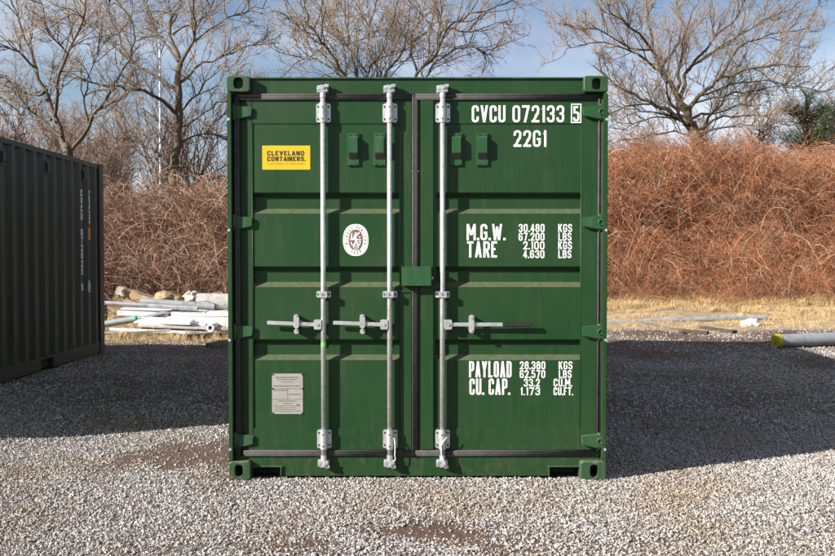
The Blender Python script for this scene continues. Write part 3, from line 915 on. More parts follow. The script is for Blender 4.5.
# signs, stickers and lettering -------------------------------------------------------
def on_panel(y):
    return lambda X, Z, lift=0.0: (X, y - .0006 - lift, Z)
def lettering(parent, name, lines, mat='white', y=YP, swf=.134, gap=.24, round_=.5):
    t3 = on_panel(y)
    for txt, a, b, c, d in lines:
        mb = MB()
        h = fz(c, y) - fz(d, y)
        text_line(mb, txt, fx(a, y), fx(b, y), fz(d, y), fz(c, y), h * swf, t3, gap, round_)
        big.append(mb.build(name, mat, parent, fix=False))
def face_cam(o):
    bm = bmesh.new(); bm.from_mesh(o.data)
    for f in bm.faces:
        if f.normal.y > 0: f.normal_flip()
    bm.to_mesh(o.data); bm.free()
YT = YF + .001
big = []
lettering(doorR, 'container_number', [('CVCU', 471.5, 505, 105.3, 122.3), ('072133', 512, 563.5, 105.3, 122.3), ('5', 572.3, 578.6, 106.0, 121.5)], y=YT)
mb = MB(); t3 = on_panel(YT)
x0, x1, z0, z1 = fx(570.2, YT), fx(580.6, YT), fz(123.0, YT), fz(103.6, YT); w = .007
for a, b, c, d in ((x0, x1, z0, z0 + w), (x0, x1, z1 - w, z1), (x0, x0 + w, z0 + w, z1 - w), (x1 - w, x1, z0 + w, z1 - w)):
    mb.add([t3(a, c), t3(b, c), t3(b, d), t3(a, d)], [(0, 1, 2, 3)])
big.append(mb.build('check_digit_frame', 'white', doorR, fix=False))
lettering(doorR, 'size_code', [('22G1', 513.2, 546, 130.2, 146.8)])
lettering(doorR, 'weight_lettering', [('M.G.W.', 466.6, 505, 224.0, 240.2), ('TARE', 467, 497, 241.3, 257.5)])
lettering(doorR, 'weight_figures', [('30.480', 518.5, 544.3, 224.0, 232.0), ('67.200', 518.5, 544.3, 232.7, 240.7), ('2.100', 523, 544.3, 241.4, 249.4), ('4.630', 523, 544.3, 250.1, 258.1),
    ('KGS', 558.0, 571.8, 224.0, 232.0), ('LBS', 558.2, 571.2, 232.7, 240.7), ('KGS', 558.0, 571.8, 241.4, 249.4), ('LBS', 558.2, 571.2, 250.1, 258.1)], swf=.155)
lettering(doorR, 'payload_lettering', [('PAYLOAD', 469.2, 511.8, 361.2, 377.4), ('CU. CAP.', 469.6, 510, 378.6, 394.8)], swf=.122)
lettering(doorR, 'payload_figures', [('28.380', 520, 545.6, 361.4, 369.4), ('62.570', 520, 545.6, 370.1, 378.0), ('33.2', 524, 540.2, 378.7, 386.6), ('1.173', 520.6, 540.4, 387.3, 395.2),
    ('KGS', 559.0, 572.8, 361.4, 369.4), ('LBS', 559.2, 572.0, 370.1, 378.0), ('CU.M.', 554, 572.4, 378.7, 386.6), ('CU.FT.', 554, 573.4, 387.3, 395.2)], swf=.155)
# yellow sticker
y = YP
x0, x1, z0, z1 = fx(262.8, y), fx(310.6, y), fz(169.6, y), fz(145.6, y)
st = MB().box(x0, x1, y - .0015, y - .0004, z0, z1).build('yellow_sticker', 'yellow', doorL)
mb = MB(); t3 = on_panel(y - .0014)
for txt, a, b, c, d in (('CLEVELAND', 267.7, 304.6, 150.9, 155.6), ('CONTAINERS.', 267.7, 305.8, 156.5, 161.2)):
    h = fz(c, y) - fz(d, y)
    text_line(mb, txt, fx(a, y), fx(b, y), fz(d, y), fz(c, y), h * .235, t3, .26, .25)
big.append(mb.build('sticker_lettering', 'ink', st, fix=False))
mb = MB(); xx = 268.2
while xx < 305:
    l = rnd.choice((.6, .9, 1.2)); mb.add([t3(fx(xx, y), fz(164.2, y)), t3(fx(xx + l, y), fz(164.2, y)), t3(fx(xx + l, y), fz(163.1, y)), t3(fx(xx, y), fz(163.1, y))], [(0, 1, 2, 3)])
    xx += l + (.35 if rnd.random() < .85 else 1.6)
big.append(mb.build('sticker_small_print', 'ochre_ink', st, fix=False))
# oval seal
cx, cz = fx(355.8, y), fz(240.0, y); k = (DIST + y) / FPX
def ell(rx, rz, n=48, p=2.3):
    out = []
    for i in range(n):
        a = 2 * math.pi * i / n; c, s = math.cos(a), math.sin(a)
        q = (abs(c) ** p + abs(s) ** p) ** (-1 / p)
        out.append((cx + rx * k * c * q, cz + rz * k * s * q))
    return out
mb = MB(); mb.prism(ell(12.7, 15.9)[::-1], y - .0015, y - .0004)
seal = mb.build('oval_seal', 'white', doorL)
t3 = on_panel(y - .0014)
mb = MB(); P = ell(7.2, 10.6, p=2.2); mb.add([t3(a, b) for a, b in P], [tuple(range(len(P)))]); big.append(mb.build('seal_centre', 'brown_ink', seal, fix=False))
mb = MB()
ribbon(mb, [Vector(q) for q in ell(11.6, 14.8)], .0022, True, t3, .0)
word = 'BUREAU VERITAS'
for i, ch in enumerate(word):
    if ch == ' ': continue
    a = R(196 - 212 * i / (len(word) - 1))
    px, pz = cx + 9.4 * k * math.cos(a), cz + 12.7 * k * math.sin(a)
    rot = a - math.pi / 2
    def tt(X, Z, lift=0, px=px, pz=pz, rot=rot): return t3(px + X * math.cos(rot) - Z * math.sin(rot), pz + X * math.sin(rot) + Z * math.cos(rot), lift)
    letter(mb, ch, -.0052, -.0075, .0104, .015, .003, tt, 1)
for i, ch in enumerate('1828'):
    a = R(242 + 56 * i / 3)
    px, pz = cx + 9.4 * k * math.cos(a), cz + 12.7 * k * math.sin(a)
    rot = a + math.pi / 2
    def tt(X, Z, lift=0, px=px, pz=pz, rot=rot): return t3(px + X * math.cos(rot) - Z * math.sin(rot), pz + X * math.sin(rot) + Z * math.cos(rot), lift)
    letter(mb, ch, -.005, -.0075, .010, .015, .003, tt, 1)
big.append(mb.build('seal_lettering', 'brown_ink', seal, fix=False))
mb = MB(); t3b = on_panel(y - .0020)
fig = [([(-3.8, 6.5), (-4.6, 2.0), (-2.2, 1.5), (-1.2, 5.0)], .9), ([(.2, 7.4), (.2, 5.8)], 2.2), ([(.2, 5.4), (-.4, 2.5), (.8, -1.5)], 2.4), ([(.6, 4.2), (3.2, 6.6), (3.6, 8.0)], 1.2),
       ([(-5.6, .4), (5.6, .4)], .8), ([(-.4, 3.2), (-2.8, .6)], 1.3), ([(.6, -1.5), (-1.6, -4.4), (-2.0, -7.6)], 1.5), ([(.8, -1.5), (2.4, -4.6), (2.6, -7.8)], 1.5), ([(-4.8, -2.0), (-3.2, -5.6)], 1.1),
       ([(3.2, -1.4), (4.6, -1.6), (4.0, -5.4)], 1.1), ([(3.0, 3.2), (4.8, 2.6)], .9), ([(-2.2, -9.2), (2.6, -9.2)], .8), ([(.2, -4.4), (.4, -8.0)], .8)]
for i, (pl, wd) in enumerate(fig):
    ribbon(mb, [Vector((cx + a * k, cz + b * k)) for a, b in pl], wd * k, False, t3b, .0003 * i)
big.append(mb.build('seal_figure', 'white', seal, fix=False))
# data plate
x0, x1, z0, z1 = fx(271.6, y), fx(302.6, y), fz(414.0, y), fz(373.6, y)
pl = MB().box(x0, x1, y - .0028, y - .0004, z0, z1).build('data_plate', 'plate', doorL, bevel=.0006)
mb = MB(); t3 = on_panel(y - .0029)
def dashes(row, a, b, h=.9, wt=1.0):
    xx = a
    while xx < b:
        l = rnd.uniform(.5, 1.7); l = min(l, b - xx)
        if l < .2: break
        mb.add([t3(fx(xx, y), fz(row + h / 2, y)), t3(fx(xx + l, y), fz(row + h / 2, y)), t3(fx(xx + l, y), fz(row - h / 2, y)), t3(fx(xx, y), fz(row - h / 2, y))], [(0, 1, 2, 3)])
        xx += l + rnd.uniform(.3, .6)
dashes(377.4, 275, 298, 1.1); dashes(379.6, 277, 296); dashes(382.1, 281, 293, .7); dashes(385.9, 273.5, 300, 1.0)
dashes(390.3, 273, 287, .8); dashes(394.3, 288.5, 300, 1.0); dashes(401.0, 278, 296, .9); dashes(403.4, 283, 292, .8)
for r_ in (405.8, 407.6, 409.4, 411.2): dashes(r_, 273.5, 295, .55)
dashes(405.2, 296, 300, 1.6); dashes(410.9, 296, 300, 1.0)
big.append(mb.build('plate_print', 'grey_ink', pl, fix=False)); big[-1]['kind'] = 'stuff'
mb = MB()
for a, b, c, d in ((272.5, 302, 388.9, 388.4), (287.0, 287.4, 399.0, 389.0), (272.5, 302, 399.4, 399.0)):
    mb.add([t3(fx(a, y), fz(c, y)), t3(fx(b, y), fz(c, y)), t3(fx(b, y), fz(d, y)), t3(fx(a, y), fz(d, y))], [(0, 1, 2, 3)])
big.append(mb.build('plate_rule', 'grey_ink', pl, fix=False))
for a, b in ((272.3, 374.4), (301.8, 374.4), (272.2, 388.6), (302.0, 388.6), (272.3, 413.0), (301.9, 413.0)):
    MB().tube([(fx(a, y), y - .0062, fz(b, y)), (fx(a, y), y - .0028, fz(b, y))], .0052, 8).build('rivet', 'cavity', pl)
for o in big: face_cam(o)
# strip of green tape on the first rod
MB().tube([(fx(323.4, YRD), YRD, fz(346.5, YRD)), (fx(323.4, YRD), YRD, fz(342.8, YRD))], .0172, 16).build('tape_scrap', 'tape', rod1)

# ================================================================== dark container
LX1, LY0 = -4.33, 0.56
dark = empty('shipping_container', (LX1 - HX, LY0, LEFT_RISE), 'dark grey container with ribbed steel side, standing at the left edge', 'container')
shell(dark, 'dark_paint', 'dark_paint', CL)
for s in (-1, 1):     # plain door end (turned away from the photograph)
    MB().box(*sorted((s * (HX - .002), s * (HX - .12))), 0.004, 0.16, .10, CH - .10).build('corner_post', 'dark_paint', dark, bevel=.005)
    for z0 in (0.0, CH - .118):
        mb = MB(); casting(mb, *sorted((s * HX, s * (HX - .162))), 0.0, .176, z0, z0 + .118); mb.build('corner_casting', 'dark_paint', dark)
MB().box(-HX + .12, HX - .12, .04, .10, .05, CH - .03).build('front_wall', 'dark_paint', dark)
def lp(px, py, off=0.0):
    """local point on the dark container's right side for a photo pixel"""
    u = (px - 417.5) / FPX
    x = LX1 + off
    d = _F + Vector((1, 0, 0)) * u + _U * ((278.0 - py) / FPX)
    t = x / d.x
    p = Vector((0, -DIST, CAMH)) + d * t
    return Vector((x - dark.location.x, p.y - LY0, p.z - LEFT_RISE))
for px, py in ((3.5, 157.0), (48.2, 167.5), (84.8, 175.2)):
    p = lp(px, py); X = HX - .010
    mb = MB(); mb.box(X - .035, X + .004, p.y - .055, p.y + .055, p.z - .085, p.z + .085)
    v = mb.build('ventilator', 'dark_paint', dark, bevel=.004)
    mb = MB(); mb.box(X + .0045, X + .020, p.y - .035, p.y + .035, p.z - .045, p.z + .060); mb.build('hood', 'dark_paint', v, bevel=.003)
    mb = MB(); mb.box(X + .006, X + .019, p.y - .033, p.y + .033, p.z - .052, p.z - .0455); mb.build('vent_opening', 'cavity', v)
# stacked white lettering on two ridges
Xr = HX - .014 + .0012
def stack(name, chars, px, y0, y1, w, mat, sw=.17, rel=.88):
    a, b = lp(px, y0), lp(px, y1)
    n = len(chars); h = (a.z - b.z) / n
    mb = MB()
    for i, c in enumerate(chars):
        if c == ' ': continue
        zc = a.z - (i + 1) * h
        def t(X, Z, lift=0): return (Xr + .0004 + lift, a.y + X, Z)
        letter(mb, c, -w / 2, zc + h * (1 - rel) / 2, w, h * rel, min(w, h) * sw, t, 1)
    o = mb.build(name, mat, dark, fix=False)
    bm = bmesh.new(); bm.from_mesh(o.data)
    for f in bm.faces:
        if f.normal.x < 0: f.normal_flip()
    bm.to_mesh(o.data); bm.free()
# snap to nearest ridge centre
NR = int(round((CL - .32) / .278)); PR = (CL - .32) / NR
def ridge_px(target_px):
    yl = lp(target_px, 240).y
    i = round((yl - .16) / PR - .6225)
    yr = .16 + (i + .6225) * PR
    # back to a pixel column
    return 417.5 + FPX * (LX1) / ((yr + LY0 + DIST) * math.cos(PITCH))
pa, pb = ridge_px(83), ridge_px(91.5)
stack('container_number', 'CVCU 072625 5', pa, 189, 291, .066, 'dark_letter', .30)
stack('side_lettering', 'CLEVELAND', pb, 190, 224, .040, 'dark_letter', .30)
p0, p1 = lp(pb, 227.5), lp(pb, 240)
MB().box(Xr, Xr + .0015, p0.y - .045, p0.y + .045, p1.z, p0.z).build('orange_sticker', 'orange', dark)
p0, p1 = lp(pb, 281), lp(pb, 292); mb = MB()
zc, rz = (p0.z + p1.z) / 2, (p0.z - p1.z) / 2
ribbon(mb, [Vector((p0.y + .040 * math.cos(t), zc + rz * math.sin(t))) for t in np.linspace(0, 2 * math.pi, 25)[:-1]], .014, True, lambda X, Z, l=0: (Xr + .0006, X, Z), 0)
ribbon(mb, [Vector((p0.y - .008, zc + rz * .5)), Vector((p0.y + .008, zc)), Vector((p0.y - .006, zc - rz * .5))], .022, False, lambda X, Z, l=0: (Xr + .0006, X, Z), 0)
mb.build('oval_seal', 'dark_letter', dark, fix=False)

#%%BACKGROUND%%
# ================================================================== scattered stuff (real instanced meshes)
def source_collection(name, objs):
    c = bpy.data.collections.new(name)
    for o in objs: c.objects.link(o)
    return c
def source(name, mb, mats, smooth=False):
    me = bpy.data.meshes.new(name)
    me.from_pydata(mb.v, [], mb.f)
    for m in mats: me.materials.append(M[m])
    if len(mats) > 1: me.polygons.foreach_set('material_index', mb.mi)
    if smooth: me.shade_smooth()
    return bpy.data.objects.new(name, me)
def scatter(name, pts, rot, scl, idx, coll, label):
    me = bpy.data.meshes.new(name)
    me.from_pydata(np.asarray(pts).tolist(), [], [])
    me.attributes.new('rot', 'FLOAT_VECTOR', 'POINT').data.foreach_set('vector', np.asarray(rot, np.float32).ravel())
    me.attributes.new('scl', 'FLOAT_VECTOR', 'POINT').data.foreach_set('vector', np.asarray(scl, np.float32).ravel())
    me.attributes.new('idx', 'INT', 'POINT').data.foreach_set('value', np.asarray(idx, np.int32))
    o = link(name, me)
    ng = bpy.data.node_groups.new(name + '_scatter', 'GeometryNodeTree')
    ng.interface.new_socket('Geometry', in_out='INPUT', socket_type='NodeSocketGeometry')
    ng.interface.new_socket('Geometry', in_out='OUTPUT', socket_type='NodeSocketGeometry')
    gi_, go_ = ng.nodes.new('NodeGroupInput'), ng.nodes.new('NodeGroupOutput')
    ci = ng.nodes.new('GeometryNodeCollectionInfo')
    ci.inputs['Collection'].default_value = coll
    ci.inputs['Separate Children'].default_value = True
    ci.inputs['Reset Children'].default_value = True
    iop = ng.nodes.new('GeometryNodeInstanceOnPoints')
    iop.inputs['Pick Instance'].default_value = True
    def attr(n, t):
        a = ng.nodes.new('GeometryNodeInputNamedAttribute'); a.data_type = t
        a.inputs['Name'].default_value = n
        return a.outputs['Attribute']
    e2r = ng.nodes.new('FunctionNodeEulerToRotation')
    ng.links.new(attr('rot', 'FLOAT_VECTOR'), e2r.inputs[0])
    ng.links.new(gi_.outputs[0], iop.inputs['Points'])
    ng.links.new(ci.outputs[0], iop.inputs['Instance'])
    ng.links.new(attr('idx', 'INT'), iop.inputs['Instance Index'])
    ng.links.new(e2r.outputs[0], iop.inputs['Rotation'])
    ng.links.new(attr('scl', 'FLOAT_VECTOR'), iop.inputs['Scale'])
    ng.links.new(iop.outputs[0], go_.inputs[0])
    md = o.modifiers.new('scatter', 'NODES'); md.node_group = ng
    tag(o, label, None, None, 'stuff')
    return o

# ---- gravel
stones = []
for i in range(8):
    bm = bmesh.new(); bmesh.ops.create_icosphere(bm, subdivisions=1, radius=1.0)
    sd = Vector((i * 7.1, i * 3.3, 1.7))
    for v in bm.verts:
        n = mnoise.noise(v.co * 1.1 + sd) * .55
        v.co = v.co * (0.95 + n)
        q = v.co.normalized()
        for pl in range(3):                                     # a few broken flats
            d = Vector((math.sin(i * 2.1 + pl * 2.3), math.cos(i * 1.3 + pl * 1.9), math.sin(pl * 2.7 + i))).normalized()
            t = v.co.dot(d)
            if t > .55: v.co -= d * (t - .55)
    me = bpy.data.meshes.new('stone'); bm.to_mesh(me); bm.free()
    me.materials.append(M['stone'])
    stones.append(bpy.data.objects.new('stone', me))
stone_col = source_collection('stone_sources', stones)
def under(x, y):
    a = (np.abs(x) < HX - .04) & (y > .07) & (y < CL)
    b = (x > LX1 - CW + .02) & (x < LX1 - .02) & (y > LY0) & (y < LY0 + CL)
    return a | b
def gravel_points(n, x0, x1, y0, y1, smin, smax, fade=0):
    x = rng.uniform(x0, x1, n); y = rng.uniform(y0, y1, n)
    d = dirt_mask(x, y)
    soil_ = sm(-0.5, 0.6, y - (9.35 - 0.6 * (x < 0)) + 0.35 * np.sin(x * 2.1) * np.cos(x * 0.7))
    keep = (rng.random(n) > np.clip(d * 1.35, 0, .90)) & (rng.random(n) > soil_ * .93) & ~under(x, y)
    blend = sm(.6, 3.0, y)                                # near and far spreads run into each other
    keep &= rng.random(n) < (blend if fade > 0 else 1 - blend)
    x, y = x[keep], y[keep]; m = len(x)
    s = smin + (smax - smin) * rng.random(m) ** 2.2
    z = gz(x, y) + rng.uniform(-.35, .75, m) * s
    return np.stack([x, y, z], 1), s
gp1, gs1 = gravel_points(390000, -4.8, 4.8, -2.4, 3.0, .0038, .0106)
gp2, gs2 = gravel_points(235000, -8.6, 9.0, 0.6, 10.5, .0060, .0165, 1)
gp = np.concatenate([gp1, gp2]); gs = np.concatenate([gs1, gs2]); n = len(gs)
scatter('gravel', gp, rng.uniform(0, 6.28, (n, 3)), gs[:, None] * rng.uniform(.65, 1.25, (n, 3)), rng.integers(0, 8, n), stone_col,
        'loose pale limestone chippings covering the yard')

# ---- bramble thicket
def cane(mb, base, h, reach, az, r, mi, segs=6, droop=1.0):
    pts = []; wob = rnd.uniform(-.16, .16)
    for k in range(segs + 1):
        t = k / segs
        rr = reach * t
        z = h * (1 - (1 - 1.45 * t) ** 2) if droop else h * t
        a = az + wob * t * 2
        pts.append(Vector((base[0] + rr * math.cos(a) + rnd.gauss(0, .010), base[1] + rr * math.sin(a) + rnd.gauss(0, .010), base[2] + z)))
    mb.tube(pts, [r * (1 - .7 * k / segs) for k in range(segs + 1)], 3, mi, cap=False)
    return pts
def bramble_clump(name, mats, n_cane, n_leaf, tan_share, green=0.03):
    mb = MB()
    for i in range(n_cane):
        a = rnd.uniform(0, 6.28); b = (rnd.gauss(0, .42), rnd.gauss(0, .42), -.05)
        h = rnd.uniform(.25, 1.2); reach = rnd.uniform(.3, 1.9)
        mi = 1 if rnd.random() < tan_share else 0
        pts = cane(mb, b, h, reach, a, rnd.uniform(.0040, .0100), mi, 5, rnd.random() < .7)
        for q in pts[2:]:                                            # side shoots
            if rnd.random() < .55:
                d = Vector((rnd.gauss(0, 1), rnd.gauss(0, 1), rnd.gauss(.2, .8))).normalized() * rnd.uniform(.12, .45)
                mb.tube([q, q + d * .5 + Vector((0, 0, .02)), q + d], [.0034, .003, .0016], 3, mi, cap=False)
        for _ in range(n_leaf // n_cane):
            q = rnd.choice(pts[1:]) + Vector((rnd.gauss(0, .07), rnd.gauss(0, .07), rnd.gauss(0, .07)))
            s_ = rnd.uniform(.012, .034)
            u = Vector((rnd.gauss(0, 1), rnd.gauss(0, 1), rnd.gauss(0, 1))).normalized(); w = u.orthogonal().normalized()
            v = u.cross(w)
            c = v * s_ * .35
            mb.add([q - u * s_, q + w * s_ * .5 + c, q + u * s_, q - w * s_ * .5 + c], [(0, 1, 2), (0, 2, 3)], 3 if rnd.random() < green else 2)
    return source(name, mb, mats)
rusty = ['cane_rust', 'cane_tan', 'dead_leaf', 'leaf_green']
brown = ['cane_rust_b', 'cane_tan', 'dead_leaf', 'leaf_green']
clumps = [bramble_clump('a%d' % i, rusty, 70, 130, .20, .012) for i in range(4)] + [bramble_clump('b%d' % i, brown, 62, 110, .24, .06) for i in range(3)]
def long_canes(name):
    mb = MB()
    for _ in range(4):
        cane(mb, (rnd.gauss(0, .3), rnd.gauss(0, .3), 0), rnd.uniform(.5, 1.0), rnd.uniform(.8, 1.8), rnd.uniform(0, 6.28), rnd.uniform(.006, .010), 0, 7)
    return source(name, mb, ['cane_pale'])
M['cane_pale'] = inst_mat('pale_dead_cane', [(0, (0.34, 0.22, 0.14)), (0.5, (0.44, 0.33, 0.23)), (1, (0.36, 0.18, 0.10))])
clumps += [long_canes('c%d' % i) for i in range(3)]
br_col = source_collection('bramble_sources', clumps)
P = []; S = []; I = []
for _ in range(2050):
    x = rnd.uniform(-13.5, 19); u = rnd.uniform(-.5, 5.8) if rnd.random() < .8 else rnd.uniform(-.3, 1.5)
    bf = float(bank_front(x)); y = bf + u
    if -2.0 < x < 2.2 and rnd.random() < .7: continue
    s_ = rnd.uniform(.6, 1.3) * (0.62 + .38 * min(1, max(0, (u + .4) / 2.0)))
    s_ *= 1.0 + .42 * mnoise.noise(Vector((x * .5, y * .5, 0)))
    P.append((x, y, float(gz(x, y)) - .03)); S.append((s_, s_, s_ * rnd.uniform(.8, 1.2)))
    I.append(rnd.randrange(4) if x > rnd.uniform(-1, 1.5) else (4 + rnd.randrange(3) if rnd.random() < .8 else rnd.randrange(4)))
for _ in range(150):                                    # strays in front of the thicket
    x = rnd.uniform(1.8, 18.5) if rnd.random() < .75 else rnd.uniform(-10, -1); y = float(bank_front(x)) - abs(rnd.gauss(0, .9)) - .2
    s_ = rnd.uniform(.25, .6); P.append((x, y, float(gz(x, y)) - .02)); S.append((s_, s_, s_ * rnd.uniform(.6, 1.1))); I.append(rnd.randrange(4) if x > 0 else 4 + rnd.randrange(3))
for _ in range(210):                                    # long pale arching canes
    x = rnd.uniform(-12, 18.5); y = float(bank_front(x)) + rnd.uniform(-.3, 5.5)
    s_ = rnd.uniform(.9, 1.6); P.append((x, y, float(gz(x, y)) + rnd.uniform(0, .45))); S.append((s_, s_, s_)); I.append(7 + rnd.randrange(3))
scatter('brambles', P, [(rnd.gauss(0, .12), rnd.gauss(0, .12), rnd.uniform(0, 6.28)) for _ in P], S, I, br_col,
        'dense thicket of leafless rust-brown bramble canes on the bank')

# ---- dry grass
def tuft(name, nb, h0, h1, spread, mat):
    mb = MB()
    for _ in range(nb):
        a = rnd.uniform(0, 6.28); r0 = abs(rnd.gauss(0, spread * .4)); h = rnd.uniform(h0, h1); ln = rnd.uniform(.3, 1.6) * h
        b = Vector((r0 * math.cos(a), r0 * math.sin(a), -.01)); az = a + rnd.gauss(0, .7)
        d = Vector((math.cos(az), math.sin(az), 0)); w = Vector((-d.y, d.x, 0)) * rnd.uniform(.0025, .005)
        m_ = b + d * ln * .35 + Vector((0, 0, h * .65)); t_ = b + d * ln + Vector((0, 0, h * rnd.uniform(.55, 1.0)))
        mb.add([b - w, b + w, m_ + w * .8, m_ - w * .8, t_], [(0, 1, 2, 3), (3, 2, 4)])
    return source(name, mb, [mat])
tufts = [tuft('a%d' % i, 60, .05, .26, .34, 'straw') for i in range(4)] + [tuft('b%d' % i, 44, .02, .08, .26, 'straw_green') for i in range(3)]
gr_col = source_collection('grass_sources', tufts)
P = []; S = []; I = []
def add_tuft(x, y, s_, i):
    P.append((x, y, float(gz(x, y)) - .005)); S.append((s_, s_, s_ * rnd.uniform(.7, 1.15))); I.append(i)
for _ in range(10500):
    x = rnd.uniform(1.6, 18.5); bf = float(bank_front(x)); y = rnd.uniform(9.2, bf + 1.6)
    edge = (y - 9.2) / (bf - 8.0)
    if rnd.random() > .25 + .9 * edge: continue
    nse = mnoise.noise(Vector((x * .6, y * .8, 5)))
    if nse < -.22 and edge < .6: continue
    add_tuft(x, y, (.30 + .75 * edge ** 1.6) * rnd.uniform(.5, 1.3) * (1 + .5 * nse), rnd.randrange(4))
for _ in range(1900):
    x = rnd.uniform(-10, .8); y = rnd.uniform(8.6, 13.2)
    add_tuft(x, y, rnd.uniform(.4, .9) * (1 if y < 11.5 else 1.2), 4 + rnd.randrange(3) if rnd.random() < .75 and y < 11.5 else rnd.randrange(4))
for _ in range(46):                                     # odd weeds in the gravel by the dark container
    add_tuft(rnd.uniform(-4.4, -4.15), rnd.uniform(4.2, 6.6), rnd.uniform(.4, .9), 4 + rnd.randrange(3))
for _ in range(60):                                     # moss and seedlings in the gravel
    add_tuft(rnd.uniform(-3.6, -1.4), rnd.uniform(-1.3, 1.0), rnd.uniform(.06, .18), 4 + rnd.randrange(3))
for _ in range(40):
    add_tuft(rnd.uniform(-3.6, 5.0), rnd.uniform(-1.4, 7.0), rnd.uniform(.06, .2), 4 + rnd.randrange(3))
scatter('dry_grass', P, [(rnd.gauss(0, .1), rnd.gauss(0, .1), rnd.uniform(0, 6.28)) for _ in P], S, I, gr_col,
        'straw-coloured winter grass between the gravel and the brambles')

# ================================================================== trees
class Tree:
    def __init__(s, seed, up=.25, dens=1.0, twig=1.0):
        s.t = MB(); s.c = MB(); s.r = random.Random(seed); s.up = up; s.dens = dens; s.twig = twig
    def wander(s, p, d, L, n, bend, up):
        pts = [p.copy()]; d = d.normalized()
        for _ in range(n):
            d = (d + Vector((s.r.gauss(0, bend), s.r.gauss(0, bend), s.r.gauss(0, bend) + up))).normalized()
            p = p + d * (L / n); pts.append(p.copy())
        return pts
    def kids(s, pts, L, lvl, r0):
        conf = {1: (12, .26, .55, .0150), 2: (8, .32, .62, .0085), 3: (4, .40, .80, .0064)}
        if lvl not in conf: return
        cnt, lo, hi, rr = conf[lvl]
        n = max(2, int(cnt * s.dens * (.6 + .4 * min(1.6, L / {1: 3.0, 2: 1.2, 3: .5}[lvl]))))
        for _ in range(n):
            f = s.r.uniform(.22 if lvl == 1 else .12, 1.0) * (len(pts) - 1)
            i = min(int(f), len(pts) - 2); u = f - i
            p = pts[i].lerp(pts[i + 1], u); tg = (pts[i + 1] - pts[i]).normalized()
            ax = tg.orthogonal().normalized(); ax.rotate(Matrix.Rotation(s.r.uniform(0, 6.28), 3, tg))
            d = tg.copy(); d.rotate(Matrix.Rotation(R(s.r.uniform(24, 66)), 3, ax))
            d.z += s.up
            l = L * s.r.uniform(lo, hi) * (1.15 - .45 * f / (len(pts) - 1))
            l = max(l, {1: .7, 2: .3, 3: .12}[lvl])
            seg = {1: 5, 2: 4, 3: 3}[lvl]
            q = s.wander(p, d, l, seg, {1: .22, 2: .28, 3: .30}[lvl], s.up * .22)
            r = min(rr * s.r.uniform(.7, 1.3) * (s.twig if lvl > 1 else 1), r0 * .7)
            mb = s.t if lvl == 1 else s.c
            mb.tube(q, [r * (1 - .62 * k / seg) for k in range(seg + 1)], 5 if lvl == 1 else 3, 0, cap=False)
            s.kids(q, l, lvl + 1, r)
    def limb(s, pts, r0, r1, n=8, kids=True):
        # smooth the hand-placed polyline
        P = [Vector(p) for p in pts]; out = []
        for i in range(len(P) - 1):
            a, b, c, d = P[max(i - 1, 0)], P[i], P[i + 1], P[min(i + 2, len(P) - 1)]
            for k in range(3):
                t = k / 3
                out.append(.5 * ((2 * b) + (c - a) * t + (2 * a - 5 * b + 4 * c - d) * t * t + (3 * b - a - 3 * c + d) * t ** 3))
        out.append(P[-1])
        for q in out[1:]: q += Vector((s.r.gauss(0, .035), s.r.gauss(0, .035), s.r.gauss(0, .035)))
        m = len(out); L = sum((out[i + 1] - out[i]).length for i in range(m - 1))
        s.t.tube(out, [r0 + (r1 - r0) * (k / (m - 1)) ** .8 for k in range(m)], n, 0, cap=False)
        if kids: s.kids(out, L, 1, r0)
    def done(s, base, label, group='bare trees along the bank'):
        o = empty('bare_tree', base, label, 'tree', group)
        s.t.build('trunk', 'bark', o, loc=None, smooth=True, fix=False).matrix_parent_inverse = Matrix.Translation(-Vector(base))
        s.c.build('crown', 'twig', o, loc=None, smooth=True, fix=False).matrix_parent_inverse = Matrix.Translation(-Vector(base))
        return o
def px_tree(seed, Y, trunk, trunk_r, limbs, zoom, label, up=.25, dens=1.0, twig=1.0, dyr=2.2):
    """trunk and limbs as photo points (zoom = x offset, y offset, factor of the measured crop); Y = depth of the tree"""
    ox, oy, k = zoom
    T = Tree(seed, up, dens, twig); r = random.Random(seed + 1)
    conv = lambda p, dy: W(ox + p[0] / k, oy + p[1] / k, Y + dy)
    tp = [conv(p, 0) for p in trunk]
    b = tp[0]; gzb = float(gz(b.x, b.y)) - .12
    tp = [Vector((b.x + .05, b.y, gzb))] + ([Vector((b.x + .02, b.y, (gzb + b.z) / 2))] if b.z - gzb > .6 else []) + tp
    T.limb(tp, trunk_r * 1.2, trunk_r * .62, 10, kids=False)
    for L_ in limbs:
        pts, r0 = L_
        e = r.uniform(-dyr, dyr)
        n = len(pts)
        T.limb([conv(p, e * (i / (n - 1))) for i, p in enumerate(pts)], r0, r0 * .22, 7)
    return T.done((b.x, b.y, gzb + .12), label)
Z1, Z2, Z3 = (0, 0, 2.925), (260, 0, 2.783), (540, 0, 2.83)
